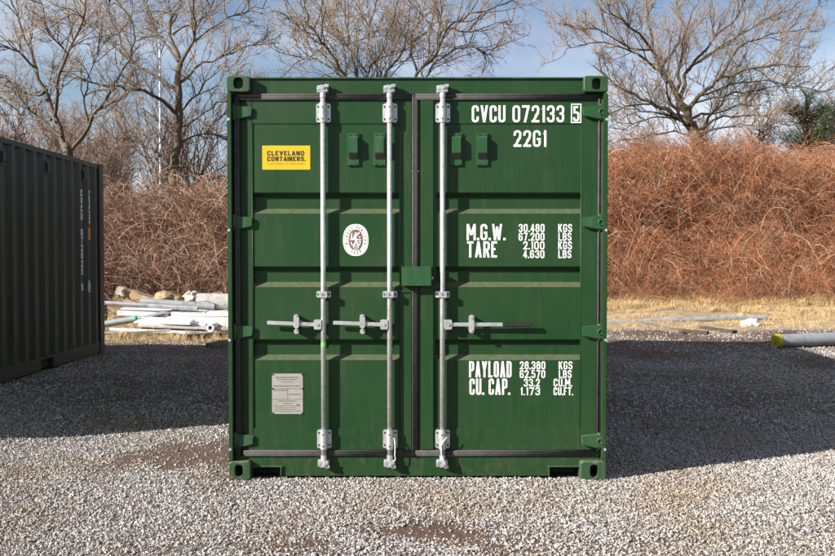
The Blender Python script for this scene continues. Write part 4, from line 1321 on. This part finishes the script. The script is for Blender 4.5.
px_tree(11, 23.6, [(455, 415), (432, 370), (415, 330), (395, 290)], .225,
    [([(400, 330), (330, 300), (265, 270), (215, 240), (150, 190)], 0.085), ([(395, 290), (350, 210), (325, 150), (310, 90), (300, 10)], 0.102),
     ([(398, 292), (410, 210), (450, 170), (520, 130), (600, 80), (680, 40)], 0.076), ([(420, 310), (450, 270), (500, 230), (580, 200), (680, 180), (760, 190)], 0.085),
     ([(330, 160), (280, 100), (230, 60), (190, 10)], 0.051), ([(350, 205), (270, 150), (180, 120), (80, 140)], 0.051), ([(385, 260), (400, 180), (410, 90), (450, 10)], 0.068),
     ([(430, 335), (480, 320), (560, 300), (640, 300)], 0.051), ([(420, 345), (360, 330), (290, 340), (230, 370)], 0.043), ([(345, 190), (390, 120), (400, 40), (380, -50)], 0.051),
     ([(450, 270), (540, 240), (640, 230), (730, 250)], 0.043), ([(500, 230), (560, 140), (650, 100), (760, 80)], 0.051), ([(320, 140), (260, 130), (150, 80), (110, 90)], 0.043),
     ([(440, 290), (520, 270), (600, 260), (690, 240), (790, 260)], 0.043), ([(420, 200), (500, 100), (560, 40), (600, -40)], 0.051), ([(440, 388), (380, 372), (320, 385), (255, 400)], .045), ([(440, 382), (500, 362), (570, 352), (650, 362)], .05), ([(445, 398), (480, 330), (520, 280), (545, 190)], .06),
     ([(425, 370), (380, 310), (358, 240), (372, 150)], .06), ([(430, 360), (340, 320), (270, 310), (190, 290)], .05), ([(440, 370), (520, 330), (600, 330), (700, 320)], .05), ([(310, 295), (240, 300), (180, 330), (130, 340)], 0.038)],
    Z3, 'wide-spreading bare tree with leaning forked trunk above the rust-brown brambles', up=.34, dens=1.1, twig=1.0)
px_tree(23, 19.0, [(510, 520), (520, 420), (525, 330), (520, 250), (525, 180)], .125,
    [([(525, 180), (505, 100), (495, 30), (490, -60)], 0.074), ([(512, 500), (460, 450), (400, 410), (300, 400)], 0.063), ([(525, 340), (450, 280), (370, 260), (290, 250), (210, 220)], 0.063),
     ([(520, 270), (470, 230), (380, 170), (300, 110), (230, 40)], 0.063), ([(525, 190), (560, 120), (570, 40), (560, -30)], 0.056), ([(530, 240), (600, 190), (680, 150), (780, 110)], 0.044),
     ([(525, 330), (580, 270), (620, 220), (700, 190)], 0.037), ([(520, 175), (470, 110), (440, 40), (420, -40)], 0.044), ([(530, 370), (600, 330), (660, 290), (740, 270)], 0.033),
     ([(560, 120), (640, 70), (720, 30), (790, 20)], 0.033), ([(380, 170), (330, 60), (320, -20)], 0.033), ([(520, 420), (590, 390), (650, 400), (700, 430)], 0.030), ([(505, 100), (600, 40), (650, -30)], 0.033)],
    Z1, 'tall upright bare tree rising behind the pipe pile and the white pole', up=.2, dens=1.05)
px_tree(37, 18.0, [(200, 450), (195, 430)], .16,
    [([(195, 445), (160, 340), (130, 260), (100, 180), (60, 80), (30, -20)], 0.086), ([(205, 440), (260, 370), (310, 290), (360, 200), (400, 120)], 0.065), ([(130, 270), (60, 270), (-40, 260)], 0.043),
     ([(160, 340), (170, 240), (200, 150), (240, 60), (250, -40)], 0.054), ([(150, 350), (60, 340), (-40, 330)], 0.036), ([(110, 200), (50, 150), (-40, 120)], 0.036), ([(180, 400), (100, 330), (20, 230), (-40, 180)], 0.043),
     ([(200, 160), (140, 80), (120, 0)], 0.029), ([(260, 370), (250, 290), (270, 200), (300, 110)], 0.036)],
    Z1, 'leaning bare tree with forked stems behind the dark container', up=.2, dens=1.0)
px_tree(53, 20.0, [(350, 470), (350, 400)], .24,
    [([(340, 420), (290, 300), (270, 205), (250, 150), (245, 90), (230, 0)], 0.068), ([(335, 420), (270, 280), (235, 205), (200, 150), (160, 100), (130, 50), (115, -30)], 0.068), ([(330, 420), (250, 260), (220, 205), (160, 170), (110, 160)], 0.041),
     ([(350, 420), (310, 280), (300, 205), (350, 130), (370, 30)], 0.054), ([(355, 420), (345, 280), (350, 205), (400, 130), (415, 50), (420, -20)], 0.061), ([(365, 420), (420, 290), (440, 205), (490, 150), (520, 80), (590, 40), (690, 10)], 0.068),
     ([(365, 430), (430, 300), (465, 205), (540, 140), (610, 140), (650, 180)], 0.048), ([(345, 420), (320, 280), (330, 205), (300, 130), (310, 60), (330, -30)], 0.054), ([(490, 150), (500, 80), (490, 0)], 0.034),
     ([(300, 205), (240, 130), (180, 60), (180, -20)], 0.034), ([(440, 205), (420, 120), (450, 50), (470, -20)], 0.041), ([(520, 80), (580, 90), (660, 60), (720, 70)], 0.027), ([(160, 100), (110, 80), (80, 50)], 0.024)],
    Z2, 'many-stemmed bare tree showing above the roof of the green container', up=.2, dens=1.0)

# far-off scrub behind the bank: one mass of thin stems
def sapling(name, seed, h):
    T = Tree(seed, .35, .75, .9)
    for i in range(5):
        a = rnd.uniform(0, 6.28); l = rnd.uniform(.15, .5)
        p = [Vector((0, 0, -.1)), Vector((math.cos(a) * l * .4 * h * .3, math.sin(a) * l * .4 * h * .3, h * .35)), Vector((math.cos(a) * l * h * .4, math.sin(a) * l * h * .4, h * rnd.uniform(.7, 1.0)))]
        T.limb(p, .035, .008, 5)
    mb = MB(); mb.add(T.t.v, T.t.f, 0); mb.add(T.c.v, T.c.f, 0)
    return source(name, mb, ['far_twig'])
sap_col = source_collection('scrub_sources', [sapling('s%d' % i, 90 + i, 4.0) for i in range(3)])
P = []; S = []; I = []
for _ in range(38):
    x = rnd.uniform(-17, -4); y = rnd.uniform(20.5, 30)
    s_ = rnd.uniform(.7, 1.25); P.append((x, y, float(gz(x, y)))); S.append((s_, s_, s_)); I.append(rnd.randrange(3))
for _ in range(60):
    x = rnd.uniform(4, 24); y = rnd.uniform(25, 32)
    s_ = rnd.uniform(.40, .80) * (1.15 if x > 13 else 1); P.append((x, y, float(gz(x, y)))); S.append((s_ * 1.3, s_ * 1.3, s_)); I.append(rnd.randrange(3))
scatter('bare_scrub', P, [(rnd.gauss(0, .06), rnd.gauss(0, .06), rnd.uniform(0, 6.28)) for _ in P], S, I, sap_col, 'far mass of thin leafless stems behind the trees')

# evergreen beyond the right end of the bank
def evergreen(px, py, Y, rx, rz, label, n=9000):
    c = W(px, py, Y); g = float(gz(c.x, c.y))
    o = empty('evergreen_bush', (c.x, c.y, g), label, 'bush', 'evergreen bushes beyond the bank')
    mb = MB(); mb.tube([(0, 0, -.1), (.05, 0, (c.z - g) * .6), (0, .05, c.z - g + rz * .7)], [.11, .08, .02], 8)
    r = random.Random(int(px))
    br = []
    for i in range(70):
        a = r.uniform(0, 6.28); h = r.uniform(-.85, .95)
        e = Vector((rx * math.cos(a) * math.sqrt(max(.05, 1 - h * h)) * r.uniform(.6, 1.08), rx * math.sin(a) * math.sqrt(max(.05, 1 - h * h)) * r.uniform(.6, 1.08), c.z - g + rz * h * r.uniform(.85, 1.1)))
        b = Vector((0, 0, max(.3, e.z - r.uniform(.2, .8))))
        mb.tube([b, b.lerp(e, .5) + Vector((0, 0, .05)), e], [.02, .014, .005], 4, cap=False); br.append((b, e))
    mb.build('trunk', 'bark', o, fix=False)
    mb = MB()
    for i in range(n):
        b, e = br[r.randrange(len(br))]
        t = r.uniform(.3, 1.05) ** .7
        p = b.lerp(e, t) + Vector((r.gauss(0, .10), r.gauss(0, .10), r.gauss(0, .10)))
        d = ((e - b).normalized() + Vector((r.gauss(0, .6), r.gauss(0, .6), r.gauss(.3, .6)))).normalized() * r.uniform(.05, .13)
        w = d.orthogonal().normalized() * r.uniform(.008, .016)
        mb.add([p - w, p + w, p + d], [(0, 1, 2)])
    mb.build('crown', 'needle', o, fix=False)
evergreen(806, 122, 24.5, 1.0, 1.05, 'dark green conifer-like bush right of the spreading bare tree')
evergreen(846, 126, 25.5, 1.0, .9, 'small dark evergreen cut off by the right edge of the photo', 6000)

# ================================================================== pole
def GG(px, py):
    z = 0.0
    for _ in range(12):
        p = G(px, py, z); z = .5 * z + .5 * float(gz(p.x, p.y))
    return G(px, py, z)
M['pole'] = plain('white_painted_pole', (0.4950, 0.5025, 0.5100), 0.45, 0, .06)
pt = W(159.8, 44, 19.8); pg = float(gz(pt.x, pt.y))
po = empty('lighting_pole', (pt.x, pt.y, pg), 'slim white metal pole standing in front of the tall upright bare tree', 'pole')
h = pt.z - pg
MB().tube([(0, 0, -.05), (0, 0, h * .35), (0, 0, h)], [.052, .046, .030], 12).build('shaft', 'pole', po, smooth=True)
MB().tube([(0, 0, h * .34), (0, 0, h * .36)], .056, 12).build('collar', 'galv', po)
MB().tube([(0, 0, h + .001), (0, 0, h + .03)], .038, 12).build('cap', 'galv', po)
pt = W(100.5, 148, 22.0); pg = float(gz(pt.x, pt.y)); h = W(100.5, 60, 22).z - pg

# ================================================================== pipes and scrap on the ground
M['steel_tube'] = plain('dull_steel_tube', (0.4352, 0.4436, 0.4687), 0.38, 0.55, .12, 5, grime=0.6)
M['clay_pipe'] = plain('pale_concrete_pipe', (0.3224, 0.3100, 0.2976), 0.8, 0, .15, 6, .3, grime=0.6)
M['white_plastic'] = plain('white_pvc', (0.6415, 0.6318, 0.6124), 0.45, 0, .06, 4, grime=0.35)
M['grey_plastic'] = plain('grey_pvc', (0.2046, 0.2170, 0.2418), 0.45, 0, .12, 4, grime=0.6)
M['sack'] = plain('tan_sacking', (0.2914, 0.2046, 0.1116), 0.95, 0, .25, 7, .6, 25)
M['pale_sack'] = plain('pale_sacking', (0.4340, 0.3906, 0.3224), 0.95, 0, .2, 7, .6, 25)
M['cap_yellow'] = plain('yellow_end_cap', (0.3410, 0.3190, 0.0110), 0.5, 0, .15, 12, grime=0.6)
M['wood'] = plain('weathered_timber', (0.1240, 0.0961, 0.0682), 0.9, 0, .4, 12, .5)
M['dark_wood'] = plain('rotten_timber', (0.0527, 0.0384, 0.0279), 0.95, 0, .4, 12, .5)
M['rag'] = plain('white_rag', (0.4650, 0.4650, 0.4588), 0.9, 0, .1, 8, .5, 20)
M['tape_green'] = plain('green_band', (0.05, 0.35, 0.18), 0.6)

def hollow(name, a, b, r, mat, label, cat, wall=.008, n=24, group=None, bend=0):
    a, b = Vector(a), Vector(b); ax = (b - a).normalized()
    mid = (a + b) / 2; base = Vector((mid.x, mid.y, mid.z - r))
    u = ax.orthogonal().normalized(); w = ax.cross(u); ri = r - wall
    mb = MB(); v = []; rings = [(a, r), (mid, r), (b, r), (b, ri), (mid, ri), (a, ri)]
    for c, q in rings:
        c = c + (Vector((0, 0, -bend)) if c is mid else Vector())
        for k in range(n):
            t = 2 * math.pi * k / n
            v.append(c + u * math.cos(t) * q + w * math.sin(t) * q)
    f = []
    for l in range(6):
        for k in range(n):
            j = (k + 1) % n; m = (l + 1) % 6
            f.append((l * n + k, l * n + j, m * n + j, m * n + k))
    mb.add(v, f)
    o = mb.build(name, mat, None, loc=base)
    for p in o.data.polygons: p.use_smooth = True
    o.data.set_sharp_from_angle(angle=R(50))
    return tag(o, label, cat, group)
GP = 'scrap pipes and beams in the pile'
def wp(px, py, Y): return W(px, py, Y)
hollow('large_pipe', wp(197.5, 302.2, 11.0), wp(250, 303.0, 11.0), .170, 'clay_pipe', 'thick pale grey pipe on top of the pile beside the green container', 'pipe', .02, 36, GP)
hollow('steel_tube', wp(70, 300.8, 10.55), wp(198, 308.6, 10.62), .042, 'steel_tube', 'long bright steel tube lying across the torn tan board', 'pipe', .006, 16, GP)
hollow('grey_pipe', wp(141, 301.2, 10.95), wp(215, 306.6, 10.85), .064, 'grey_plastic', 'bluish grey pipe just behind the bright steel tube', 'pipe', .006, 18, GP)
hollow('grey_pipe', wp(84, 327.4, 10.40), wp(136, 318.8, 10.42), .058, 'grey_plastic', 'grey pipe with a green band at its end, slanting up from the dark container', 'pipe', .006, 18, GP)
hollow('steel_tube', wp(134, 319.6, 10.52), wp(176, 310.6, 10.7), .036, 'steel_tube', 'short steel tube slanting up from the green-banded pipe', 'pipe', .005, 16, GP)
hollow('white_tube', wp(110, 329.6, 10.22), wp(192, 333.2, 10.22), .036, 'white_plastic', 'thin white tube lowest in the pile, near the ground', 'pipe', .005, 16, GP)
hollow('grey_pipe', wp(186, 332.6, 10.12), wp(246, 335.6, 10.12), .040, 'grey_plastic', 'short grey pipe low in the pile by the green container', 'pipe', .005, 16, GP)
e = wp(210, 328.0, 10.10)
hollow('white_pipe', e, e + Vector((.10, 1.1, .02)), .070, 'white_plastic', 'white pipe pointing its round open end at the camera', 'pipe', .030, 24, GP)
MBb = MB().tube([wp(133.6, 319.0, 10.40), wp(136.4, 318.6, 10.40)], .061, 16)
MBb.build('green_band', 'tape_green', None)
gb = bpy.data.objects['green_band']
gp_ = [o for o in bpy.data.objects if o.name == 'grey_pipe.001'][0]
gb.parent = gp_; gb.matrix_parent_inverse = Matrix.Translation(-gp_.location)
def beam(name, a, b, hgt, dep, mat, label, cat, tilt=0, group=GP):
    """box section from a to b (centre of the front top edge), hgt tall, dep deep"""
    a, b = Vector(a), Vector(b); ax = (b - a).normalized(); y = Vector((-ax.y, ax.x, 0)).normalized(); z = ax.cross(y)
    mb = MB(); v = []
    for p in (a, b):
        for dy in (0, dep):
            for dz in (0, -hgt): v.append(p + y * dy + z * (dz + tilt * dy))
    mb.add(v, [(0, 1, 3, 2), (4, 6, 7, 5), (0, 4, 5, 1), (2, 3, 7, 6), (0, 2, 6, 4), (1, 5, 7, 3)])
    c = (a + b) / 2
    o = mb.build(name, mat, None, loc=(c.x, c.y, c.z - hgt), bevel=.008)
    return tag(o, label, cat, group)
beam('white_board', wp(171, 312.0, 10.62), wp(252, 312.0, 10.66), .085, .42, 'white_plastic', 'broad white board right under the thick grey pipe', 'board', .08)
beam('white_board', wp(166, 317.2, 10.52), wp(250, 318.4, 10.50), .080, .40, 'white_plastic', 'white board second from the top under the thick grey pipe', 'board', .05)
beam('white_board', wp(133.5, 319.6, 10.36), wp(190, 322.0, 10.22), .060, .24, 'white_plastic', 'white board whose left end touches the green-banded pipe', 'board', .18)
beam('white_board', wp(138.0, 323.4, 10.28), wp(206, 323.6, 10.36), .055, .22, 'white_plastic', 'white board in front, just left of the round open pipe end', 'board', .10)
beam('white_beam', wp(117.0, 310.4, 10.62), wp(168, 311.6, 10.66), .10, .35, 'white_plastic', 'short white beam below the torn tan board near the dark container', 'beam', .1)
beam('white_beam', wp(196, 322.6, 10.42), wp(250, 323.6, 10.40), .16, .22, 'white_plastic', 'low white beam behind the round open pipe end', 'beam', .1)
beam('pale_board', wp(141, 325.6, 10.20), wp(232, 329.0, 10.16), .035, .16, 'clay_pipe', 'thin pale board lying just above the thin white tube', 'board', .1)
beam('pale_board', wp(160, 308.6, 10.75), wp(205, 311.6, 10.62), .03, .18, 'white_plastic', 'thin white board wedged under the bluish grey pipe', 'board', .1)
hollow('steel_tube', wp(100, 333.2, 10.05), wp(170, 330.2, 10.12), .020, 'steel_tube', 'thinnest steel tube lying on the grass in front of the pile', 'pipe', .004, 12, GP)
def sack(px, py, Y, sx, sy, sz, seed, mat, label, peak=0):
    c = wp(px, py, Y); g = float(gz(c.x, c.y))
    bm = bmesh.new(); bmesh.ops.create_icosphere(bm, subdivisions=4, radius=1)
    for v in bm.verts:
        p = v.co
        k = 1 + .32 * mnoise.noise(p * 1.5 + Vector((seed, 0, 0))) + .34 * (.5 - abs(mnoise.noise(p * 2.6 + Vector((0, seed, 0))))) + .12 * (.5 - abs(mnoise.noise(p * 6 + Vector((0, 0, seed)))))
        v.co = Vector((p.x * sx, p.y * sy, p.z * sz + peak * max(0, -p.x - .2) * max(0, p.z))) * k
    zmin = min(v.co.z for v in bm.verts)
    for v in bm.verts: v.co.z = max(v.co.z, zmin * .8)
    me = bpy.data.meshes.new('sack'); bm.to_mesh(me); bm.free(); me.materials.append(M[mat]); me.shade_smooth()
    o = link('sack', me, None, (c.x, c.y, c.z))
    return tag(o, label, 'sack', 'sacks in the pile')
def slab(outline, Y, dep, mat, name, label, cat, parent=None, seed=0):
    pts = [W(a, b, Y) for a, b in outline]; n = len(pts)
    c = sum(pts, Vector()) / n; zb = min(p.z for p in pts); base = Vector((c.x, c.y + dep / 2, zb))
    bm = bmesh.new(); vs = [bm.verts.new(p - base) for p in pts]; f = bm.faces.new(vs)
    e = bmesh.ops.extrude_face_region(bm, geom=[f]); bmesh.ops.translate(bm, verts=[v for v in e['geom'] if isinstance(v, bmesh.types.BMVert)], vec=(.04, dep, 0))
    bmesh.ops.triangulate(bm, faces=bm.faces[:]); bmesh.ops.subdivide_edges(bm, edges=bm.edges[:], cuts=4, use_grid_fill=True)
    for v in bm.verts: v.co += Vector((mnoise.noise(v.co * 5 + Vector((seed, 0, 0))) * .018, mnoise.noise(v.co * 4 + Vector((seed, 7, 0))) * .05, mnoise.noise(v.co * 6 + Vector((seed, 0, 9))) * .02))
    bmesh.ops.recalc_face_normals(bm, faces=bm.faces)
    me = bpy.data.meshes.new(name); bm.to_mesh(me); bm.free(); me.materials.append(M[mat])
    o = link(name, me, parent, base if parent is None else base - parent.location)
    if parent is None: tag(o, label, cat)
    return o
tb = slab([(107, 329), (108, 306), (112, 302), (116.5, 288), (119, 286.5), (123, 289.5), (135, 292.5), (148, 297), (158, 301), (157, 316), (140, 329)], 11.25, .30, 'sack', 'torn_board', 'torn tan insulation board with a pale peak beside the dark container', 'board', None, 3)
slab([(115.6, 291), (118.4, 286.2), (123.4, 288.6), (121.0, 291.4), (122.4, 296.4), (119.2, 294.2), (116.6, 297)], 11.2, .03, 'pale_sack', 'torn_flap', '', '', tb, 5)
sack(167, 300.0, 11.4, .24, .2, .15, 8.7, 'sack', 'crumpled tan sack showing above the bluish grey pipe')
sack(191, 300.5, 11.45, .14, .14, .17, 14.2, 'pale_sack', 'small pale sack between the crumpled tan sack and the thick pipe')
# timbers under and before the pile
def plank(p, q, w, h, mat, label, group='loose timbers'):
    p, q = Vector(p), Vector(q); ax = (q - p); ax.z = 0; ax.normalize(); y = Vector((-ax.y, ax.x, 0))
    n = 6; mb = MB(); loops = []
    for i in range(n + 1):
        c = p.lerp(q, i / n); zz = h * (1 + .15 * mnoise.noise(Vector((i * .9, w * 50, 1)))); ww = w * (1 + .2 * mnoise.noise(Vector((i * 1.3, 7, w * 30))))
        loops.append([c - y * ww / 2, c + y * ww / 2, c + y * ww / 2 + Vector((0, 0, zz)), c - y * ww / 2 + Vector((0, 0, zz))])
    v = sum(loops, []); f = [(3, 2, 1, 0), (n * 4, n * 4 + 1, n * 4 + 2, n * 4 + 3)]
    for i in range(n):
        for k in range(4):
            a = i * 4 + k; b = i * 4 + (k + 1) % 4
            f.append((a, b, b + 4, a + 4))
    mb.add(v, f)
    c = (p + q) / 2
    return tag(mb.build('timber', mat, None, loc=(c.x, c.y, min(p.z, q.z)), bevel=.004), label, 'timber', group)
def on_g(px, py, lift=0):
    p = GG(px, py); p.z = float(gz(p.x, p.y)) + lift; return p
plank(on_g(186, 339.5), on_g(240, 336.5), .12, .09, 'dark_wood', 'dark timber bearer right under the grey pipe of the pile')
plank(on_g(209, 348.5), on_g(240, 340.5), .10, .08, 'wood', 'weathered timber slanting towards the green container below the pile')
plank(on_g(188, 335.8), on_g(205, 335.0), .14, .10, 'dark_wood', 'short dark block below the end of the white tube')
# right-hand pipes and debris
a, b = on_g(560, 326.2), on_g(767.5, 320.2)
r_ = .050
hollow('steel_tube', a + Vector((0, 0, r_)), b + Vector((0, 0, r_ * 1.1)), r_, 'steel_tube', 'long thin steel tube lying in straw grass right of the green container', 'pipe', .006, 18, 'pipes on the ground at right', bend=.0)
a, b = on_g(775.5, 347.6), on_g(905, 342.4)
r_ = .098
a.z += r_; b.z += r_
py_ = hollow('grey_pipe', a, b, r_, 'grey_plastic', 'thick grey pipe with a yellow end cap on the gravel edge', 'pipe', .008, 28, 'pipes on the ground at right')
ax = (b - a).normalized()
mb = MB(); mb.tube([a - ax * .012, a + ax * .07], r_ * 1.09, 24)
cp = mb.build('end_cap', 'cap_yellow', None, bevel=.01); cp.parent = py_; cp.matrix_parent_inverse = Matrix.Translation(-py_.location)
mb = MB(); u = ax.orthogonal().normalized(); w = ax.cross(u); c0 = a - ax * .0125
mb.tube([c0 + (u * math.cos(t) + w * math.sin(t)) * r_ * .55 for t in np.linspace(0, 2 * math.pi, 19)], .010, 6, cap=False)
mb.tube([c0, c0 - ax * .02], .03, 10)
hb = mb.build('cap_ring', 'cap_yellow', None); hb.parent = py_; hb.matrix_parent_inverse = Matrix.Translation(-py_.location)
c = on_g(751, 326)
bm = bmesh.new(); bmesh.ops.create_icosphere(bm, subdivisions=4, radius=1)
for v in bm.verts:
    p = v.co; k = 1 + .35 * mnoise.noise(p * 1.7) + .15 * mnoise.noise(p * 5)
    v.co = Vector((p.x * .17, p.y * .12, max(p.z, -.4) * .10)) * k
me = bpy.data.meshes.new('plastic_bag'); bm.to_mesh(me); bm.free(); me.materials.append(M['rag']); me.shade_smooth()
tag(link('plastic_bag', me, None, c + Vector((0, 0, .035))), 'crumpled white bag in the straw grass under the long tube', 'bag')
plank(on_g(640, 325.0), on_g(681, 334.0), .10, .06, 'wood', 'weathered plank lying in straw grass, left of the other debris')
plank(on_g(672, 331.5), on_g(708, 334.5), .16, .05, 'dark_wood', 'dark rotten plank in the middle of the debris on the grass')
plank(on_g(702, 329.0), on_g(735, 333.6), .12, .05, 'dark_wood', 'dark rotten plank nearest the yellow-capped pipe')
